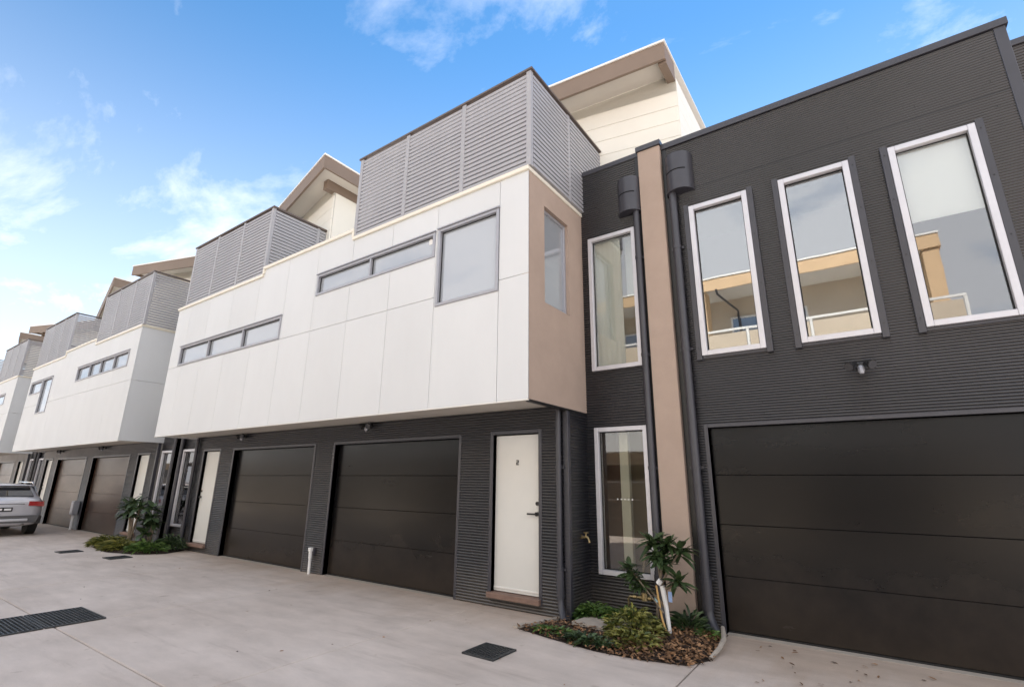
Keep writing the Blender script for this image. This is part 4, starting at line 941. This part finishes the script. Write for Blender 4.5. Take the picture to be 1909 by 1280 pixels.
k_ = MB(); k_.tube([(-1.47, 5.30, 0.02), (-1.445, 5.55, 0.05), (-1.47, 5.85, 0.06), (-1.56, 6.2, 0.08)], [0.016, 0.022, 0.024, 0.022], 8); o = obj('bed_edging', k_, 'stone', smooth=True); o['kind'] = 'structure'
pv = MB(); pv.prism([(-2.99, 5.46), (-2.43, 5.44), (-2.42, 5.80), (-2.95, 5.78)], 0.02, 0.075); tag(obj('stepping_stone', pv, 'stone'), "flat pale concrete paver lying among the plants below the low window", 'paver')

def scatter(name, poly, n, mb_fn, m, z0=0.03):
    mb = MB(); k = 0; xs_ = [p[0] for p in poly]; ys_ = [p[1] for p in poly]
    while k < n:
        x = random.uniform(min(xs_), max(xs_)); y = random.uniform(min(ys_), max(ys_))
        if in_poly(x, y, poly): mb_fn(mb, x, y); k += 1
    return obj(name, mb, m)
def flat_leaf(mb, p, yaw_, tilt, L, W, roll_=0.0, curl=0.2):
    M_ = leaf_pose(p, yaw_, tilt, 1.0, roll_)
    vs = [(0, 0, 0), (L*0.35, -W/2, 0.02*L), (L*0.4, 0, -curl*L*0.15), (L*0.35, W/2, 0.02*L), (L*0.75, -W*0.36, -curl*L*0.3), (L*0.75, W*0.36, -curl*L*0.3), (L, 0, -curl*L)]
    mb.add(vs, [(0, 1, 2), (0, 2, 3), (1, 4, 6, 2), (2, 6, 5, 3)], M_)
litter = [(-3.50, 5.09), (-3.0, 4.98), (-2.45, 4.875), (-2.0, 4.90), (-1.58, 5.0), (-1.45, 5.30), (-1.55, 6.15), (-2.2, 6.1), (-2.3, 5.45), (-3.1, 5.5), (-3.2, 5.7)]
random.seed(11)
def lit(mb, x, y):
    if x < -2.3 and random.random() < 0.55: return
    flat_leaf(mb, (x, y, 0.012+min(0.03, edge_dist(x, y, bedA)*0.15)+random.random()*0.03), random.uniform(0, 6.3), random.uniform(-0.35, 0.5), random.uniform(0.025, 0.07), random.uniform(0.012, 0.028), random.uniform(-0.8, 0.8), random.uniform(-0.3, 0.5))
o = scatter('leaf_litter', litter, 2700, lit, 'leafbrown'); tag(o, "dry brown fallen leaves covering the garden bed around the sapling", 'leaf litter', kind='stuff')
mbl = MB()
for i in range(48):
    x = random.gauss(-0.6, 0.75); y = random.uniform(4.75, 6.15)
    if x < -1.4: continue
    flat_leaf(mbl, (x, y, 0.010), random.uniform(0, 6.3), random.uniform(-0.1, 0.25), random.uniform(0.03, 0.065), random.uniform(0.014, 0.024), random.uniform(-0.5, 0.5), 0.1)
for i in range(40):
    flat_leaf(mbl, (random.uniform(-14, -1.5), random.uniform(2.6, 5.6), 0.008), random.uniform(0, 6.3), 0.1, random.uniform(0.02, 0.05), 0.015, random.uniform(-0.5, 0.5), 0.1)
tag(obj('fallen_leaves', mbl, 'leafbrown'), "loose dry leaves scattered on the concrete driveway before the garages", 'fallen leaves', kind='stuff')

def clump(name, label, cx, cy, rx, ry, n, L, W, m, hgt, tilt=(0.2, 1.1), cat='plant', poly=None, group='low plants in the near bed'):
    mb = MB()
    for i in range(n):
        a = random.uniform(0, 6.283); r_ = math.sqrt(random.random()); x = cx+rx*r_*math.cos(a); y = cy+ry*r_*math.sin(a)
        z = 0.02+hgt*(1-r_*r_*0.8)*random.uniform(0.25, 1.0)
        flat_leaf(mb, (x, y, z), a+random.uniform(-0.9, 0.9), random.uniform(*tilt), random.uniform(0.7, 1.2)*L, random.uniform(0.8, 1.2)*W, random.uniform(-0.6, 0.6), random.uniform(0.3, 0.9))
    P = thing(name, label, cat, (cx, cy, 0.02), group); o_ = obj('foliage', mb, m, P); o_['kind'] = 'stuff'
    st = MB()
    for i in range(9):
        a = random.uniform(0, 6.283); st.tube([(cx, cy, 0.01), (cx+rx*0.4*math.cos(a), cy+ry*0.4*math.sin(a), hgt*0.5)], [0.005, 0.003], 5)
    obj('stem', st, 'bark', P); return P
clump('low_plant', "bright green leafy weed patch at the foot of the downpipe behind the paver", -2.93, 5.93, 0.30, 0.17, 330, 0.085, 0.045, 'leafgreen', 0.17)
clump('low_plant', "bright green leafy patch between the paver and the low window wall", -2.55, 5.98, 0.22, 0.13, 220, 0.08, 0.045, 'leafgreen', 0.16)
clump('low_plant', "yellowish green plant mound beside the paver in front of the water meter", -2.32, 5.62, 0.30, 0.36, 520, 0.075, 0.032, 'leafyellow', 0.24)
clump('low_plant', "thin green creeping strip along the front kerb of the near bed", -2.98, 5.13, 0.30, 0.06, 150, 0.06, 0.03, 'leafgreen', 0.05)
clump('low_plant', "darker green creeping tuft at the front middle edge of the near bed", -2.55, 5.02, 0.26, 0.07, 190, 0.07, 0.035, 'leafdark', 0.07)
clump('low_plant', "variegated cream and green leaf tuft spilling over the front kerb", -2.2, 5.25, 0.26, 0.20, 260, 0.07, 0.035, 'leafyellow', 0.13)
clump('low_plant', "small dark green plant at the base of the tan pillar", -1.86, 6.02, 0.13, 0.10, 90, 0.13, 0.035, 'leafdark', 0.16, (0.5, 1.3))
clump('low_plant', "low green weeds beside the curved edging by the wide garage", -1.66, 5.98, 0.10, 0.12, 60, 0.07, 0.035, 'leafgreen', 0.06)

# staked sapling with leaf rosettes
def sapling(P, base, stems, rosettes, nleaf, L, meshes, r0=0.022):
    tb = MB()
    for s_ in stems:
        n_ = len(s_); tb.tube(s_, [r0*(1-0.55*i/(n_-1)) for i in range(n_)], 8)
    obj('trunk', tb, 'bark', P, smooth=True)
    for (c_, sc_2) in rosettes:
        for i in range(nleaf):
            a = i*2.399+random.uniform(-0.25, 0.25); tl = random.choice((0.85, 0.5, 0.2, -0.05, -0.3))+random.uniform(-0.15, 0.15)
            p = Vector(c_)+Vector((0, 0, random.uniform(-0.05, 0.03)))
            put_leaf(random.choice(meshes), P, p, a, tl, L*sc_2*random.uniform(0.75, 1.15), random.uniform(-0.4, 0.4))
random.seed(5)
tb_ = Vector((-2.0, 5.80, 0.02))
S = thing('sapling', "staked frangipani-like sapling with dark leaf rosettes and white wrapped trunk by the pillar", 'sapling', tuple(tb_))
R1, R2, R3, R4, R5, R6 = (-2.12, 5.82, 0.93), (-1.83, 5.80, 0.86), (-2.40, 5.78, 0.62), (-1.86, 5.74, 0.56), (-2.02, 5.76, 0.74), (-2.26, 5.74, 0.47)
sapling(S, tb_, [[tb_, (-2.02, 5.80, 0.25), (-2.06, 5.80, 0.5), (-2.10, 5.82, 0.75), R1], [(-2.06, 5.80, 0.5), (-1.95, 5.79, 0.7), R2], [(-2.02, 5.80, 0.27), (-2.2, 5.79, 0.45), R3], [(-2.05, 5.80, 0.45), (-1.95, 5.76, 0.5), R4], [(-2.07, 5.8, 0.55), R5], [(-2.2, 5.79, 0.45), R6]],
        [(R1, 1.1), (R2, 1.1), (R3, 1.0), (R4, 0.95), (R5, 1.0), (R6, 0.8), ((-1.97, 5.78, 0.90), 1.0), ((-2.08, 5.76, 0.80), 0.95), ((-2.36, 5.74, 0.53), 0.8)], 34, 0.185, LFD, 0.018)
w_ = MB(); w_.tube([(-1.995, 5.775, 0.05), (-2.015, 5.775, 0.3), (-2.045, 5.775, 0.5)], [0.022, 0.024, 0.030], 8); obj('trunk_wrap', w_, 'white', S, smooth=True)
w_ = MB(); w_.tube([(-2.075, 5.74, 0.52), (-2.04, 5.74, 0.56)], 0.03, 6); obj('tape_knot', w_, 'white', S)
w_ = MB(); w_.box(-1.965, -1.925, 5.715, 5.72, 0.36, 0.46); obj('blue_tag', w_, mat('blue_tag', (0.25, 0.36, 0.60), 0.4), S)
sk = MB(); sk.tube([(-1.99, 5.70, 0.0), (-2.05, 5.72, 0.20), (-2.10, 5.745, 0.50)], [0.011, 0.011, 0.010], 6); tag(obj('garden_stake', sk, mat('cane', (0.55, 0.34, 0.12), 0.6)), "slender orange cane stake leaning against the white wrapped sapling trunk", 'stake')
sk = MB(); sk.tube([(-2.02, 5.70, 0.25), (-2.33, 5.70, 0.60)], 0.007, 6); tag(obj('garden_stake', sk, 'bark'), "thin grey twig stake angled from the sapling trunk towards the low window", 'stake')

# the far bed
random.seed(9)
S2 = thing('shrub', "dark umbrella-leaved shrub with bare pale stems in the far bed", 'shrub', (-15.0, 5.25, 0.03), 'shrubs in the far bed')
sapling(S2, (-15.0, 5.25, 0.03), [[(-15.0, 5.25, 0.02), (-15.08, 5.25, 0.4), (-15.3, 5.25, 0.85)], [(-15.0, 5.25, 0.02), (-14.92, 5.24, 0.45), (-14.9, 5.2, 1.0)], [(-14.95, 5.25, 0.02), (-14.7, 5.22, 0.5), (-14.55, 5.2, 0.85)], [(-15.0, 5.25, 0.3), (-15.0, 5.2, 0.75)]],
        [((-15.35, 5.25, 0.88), 1.1), ((-14.9, 5.2, 1.02), 1.1), ((-14.55, 5.2, 0.88), 1.1), ((-15.0, 5.15, 0.78), 1), ((-15.15, 5.15, 0.95), 1), ((-14.72, 5.15, 0.7), .9)], 17, 0.30, LFD, 0.03)
S3 = thing('shrub', "broad-leaved dark shrub in front of the far low window", 'shrub', (-14.0, 5.35, 0.03), 'shrubs in the far bed')
sapling(S3, (-14.0, 5.35, 0.03), [[(-14.0, 5.35, 0.02), (-14.02, 5.33, 0.4), (-14.15, 5.3, 0.85)], [(-14.0, 5.35, 0.02), (-13.85, 5.3, 0.5)], [(-14.0, 5.35, 0.02), (-14.2, 5.3, 0.45)]],
        [((-14.15, 5.3, 0.88), 1), ((-13.85, 5.3, 0.55), 1), ((-14.2, 5.3, 0.5), 1), ((-14.0, 5.2, 0.35), 1), ((-13.8, 5.2, 0.72), .9), ((-14.1, 5.22, 0.68), .9)], 13, 0.26, [leaf_mesh('leaf', 1, 0.5, c_, 0.05, 'leafdark') for c_ in (0.2, 0.4)], 0.02)
g2 = 'grassy mounds in the far bed'
clump('ground_cover_plant', "yellow green strappy mound at the car side of the far bed", -15.3, 4.98, 0.5, 0.30, 620, 0.15, 0.018, 'leafyellow', 0.17, (0.2, 1.0), group=g2)
clump('ground_cover_plant', "yellow green strappy mound in the middle of the far bed", -14.35, 4.88, 0.55, 0.30, 620, 0.15, 0.018, 'leafyellow', 0.15, (0.2, 1.0), group=g2)
clump('ground_cover_plant', "green strappy mound nearest the white door in the far bed", -13.4, 5.15, 0.48, 0.34, 520, 0.15, 0.02, 'leafgreen', 0.18, (0.2, 1.0), group=g2)
clump('ground_cover_plant', "dark green low mound under the far broad-leaved shrub", -13.25, 5.5, 0.35, 0.2, 260, 0.13, 0.035, 'leafdark', 0.32, (0.2, 1.1), group=g2)

# ------------------------------------------------------------------ silver car
MT['paint'] = mat('silver_paint', (0.62, 0.62, 0.67), 0.28, metal=0.4, coat=1.0)
MT['cladding'] = mat('grey_bumper_plastic', (0.10, 0.10, 0.105), 0.5)
MT['carglass'] = glass('car_glass', (0.10, 0.11, 0.12), 0.10)
MT['tail'] = mat('tail_lamp_red', (0.32, 0.012, 0.014), 0.15, coat=1.0)
MT['chrome'] = mat('chrome', (0.75, 0.75, 0.77), 0.12, metal=1.0)
CX, CY = -19.45, 3.74
K = thing('car', "silver wagon with red tail lamp parked by the far garages, rear end showing", 'car', (CX-2.2, CY, 0))
#        d     hw   zb   gw    zg    rw    zr
ST = [(0.00, .70, .40, .60, .90, .50, .905), (0.05, .84, .30, .72, .965, .60, 0.985), (0.14, .89, .26, .775, .985, .655, 1.03), (0.36, .905, .24, .79, 1.0, .665, 1.20), (0.64, .91, .23, .795, 1.005, .665, 1.405), (0.92, .91, .22, .80, 1.005, .66, 1.475),
      (1.5, .91, .21, .80, 1.0, .665, 1.50), (2.3, .91, .21, .80, .99, .66, 1.475), (2.7, .91, .21, .80, .985, .665, 1.33), (3.15, .905, .21, .80, .98, .70, 1.06), (3.4, .90, .22, .80, .95, .70, .975), (4.0, .88, .24, .76, .87, .62, .90), (4.3, .80, .28, .66, .75, .5, .78), (4.42, .66, .36, .5, .64, .4, .66)]
def ring(st):
    d, hw, zb_, gw, zg, rw, zr = st; zr = zg+(zr-zg)*0.82; hw = hw if d > 0.2 else hw*(0.86+0.7*d)
    h = [(0, zb_), (hw*.8, zb_), (hw*.96, zb_+.08), (hw, .52), (hw*.985, .72), (hw*.955, min(.9, zg-.04)), (gw+.02, zg), (rw+.01, max(zg+.005, zr-.055)), (rw*.82, zr-.008), (0, zr)]
    full = [(CX-d, CY+y_, z_) for y_, z_ in h]+[(CX-d, CY-y_, z_) for y_, z_ in h[-2:0:-1]]
    return full
body = MB(); n_ = len(ring(ST[0]))
for st in ST: body.v += ring(st)
for i in range(len(ST)-1):
    for k in range(n_):
        a = i*n_+k; b = i*n_+(k+1) % n_; body.f.append((a, a+n_, b+n_, b))
body.f.append(tuple(range(n_))); body.f.append(tuple(range((len(ST)-1)*n_, len(ST)*n_))[::-1])
bo = obj('body', body, 'paint', K, smooth=True)
md = bo.modifiers.new('sub', 'SUBSURF'); md.levels = 2; md.render_levels = 2
def patch(name, pts, m, par, off=0.012):
    """thin shaped plate lying on the body"""
    pts = [Vector(p) for p in pts]; nn = (pts[1]-pts[0]).cross(pts[-1]-pts[0]).normalized()
    mb = MB(); n2 = len(pts); mb.add([p+nn*off for p in pts]+[p-nn*0.03 for p in pts], [tuple(range(n2)), tuple(range(2*n2-1, n2-1, -1))]+[(i, i+n2, (i+1) % n2+n2, (i+1) % n2) for i in range(n2)])
    return obj(name, mb, m, par)
X_ = lambda d: CX-d
patch('rear_window', [(X_(0.17), CY-.60, 1.05), (X_(0.17), CY+.60, 1.05), (X_(0.56), CY+.56, 1.265), (X_(0.56), CY-.56, 1.265)], 'carglass', K, 0.014)
for sg in (1, -1):
    q = [(X_(0.62), CY+sg*.765, 1.06), (X_(2.55), CY+sg*.775, 1.04), (X_(2.25), CY+sg*.69, 1.31), (X_(0.75), CY+sg*.69, 1.32)]
    patch('side_window', q if sg < 0 else q[::-1], 'carglass', K, 0.012)
    q = [(X_(-0.005), CY+sg*.50, .80), (X_(0.02), CY+sg*.80, .78), (X_(0.03), CY+sg*.80, .90), (X_(0.03), CY+sg*.50, .915)]
    patch('tail_lamp', q if sg > 0 else q[::-1], 'tail', K, 0.02)
    q = [(X_(0.035), CY+sg*.835, .78), (X_(0.32), CY+sg*.905, .83), (X_(0.28), CY+sg*.875, .93), (X_(0.045), CY+sg*.80, .91)]
    patch('tail_lamp', q if sg > 0 else q[::-1], 'tail', K, 0.016)
    rr = MB(); rr.tube([(X_(0.62), CY+sg*.62, 1.38), (X_(0.72), CY+sg*.62, 1.425), (X_(2.1), CY+sg*.62, 1.43), (X_(2.25), CY+sg*.62, 1.38)], 0.016, 8); obj('roof_rail', rr, 'chrome', K, smooth=True)
    for dd in (0.78, 3.45):
        wh = MB(); wh.tube([(X_(dd), CY+sg*.70, .33), (X_(dd), CY+sg*.905, .33)], 0.33, 28); wo_ = obj('wheel', wh, 'rubber', K)
        rm = MB(); rm.tube([(X_(dd), CY+sg*.87, .33), (X_(dd), CY+sg*.918, .33)], [0.235, 0.20], 20); obj('rim', rm, 'alu', wo_)
    ex = MB(); ex.tube([(X_(0.2), CY+sg*.48, .30), (X_(0.03), CY+sg*.48, .30)], 0.035, 10); obj('exhaust', ex, 'chrome', K, smooth=True)
bp = MB(); bp.add(*(lambda P_: (P_, [(0, 1, 2, 3), (7, 6, 5, 4), (0, 4, 5, 1), (1, 5, 6, 2), (2, 6, 7, 3), (3, 7, 4, 0)]))([(X_(-0.03), CY-.72, .36), (X_(-0.03), CY+.72, .36), (X_(-0.035), CY+.78, .55), (X_(-0.035), CY-.78, .55), (X_(0.3), CY-.9, .30), (X_(0.3), CY+.9, .30), (X_(0.3), CY+.91, .50), (X_(0.3), CY-.91, .50)])); obj('rear_bumper', bp, 'cladding', K)
bs = MB(); bs.box(X_(-0.045), X_(0.02), CY-.55, CY+.55, .40, .47, 0.015); obj('skid_plate', bs, 'alu', K)
np_ = MB(); np_.box(X_(-0.022), X_(0.02), CY-.19, CY+.19, .66, .77, 0.004); npo = obj('number_plate', np_, 'black', K)
np_ = MB(); np_.box(X_(-0.026), X_(-0.0225), CY-.16, CY-.02, .69, .74); np_.box(X_(-0.026), X_(-0.0225), CY+.02, CY+.16, .69, .74); obj('plate_characters', np_, 'white', npo)
sp_ = MB(); sp_.box(X_(0.50), X_(0.80), CY-.58, CY+.58, 1.325, 1.355, 0.015); obj('spoiler', sp_, 'paint', K)
tg = MB(); tg.box(X_(-0.008), X_(0.03), CY-.42, CY+.42, .845, .87, 0.006); obj('chrome_strip', tg, 'chrome', K)

# drop helper properties
for o in COL.objects:
    if '_base' in o: del o['_base']
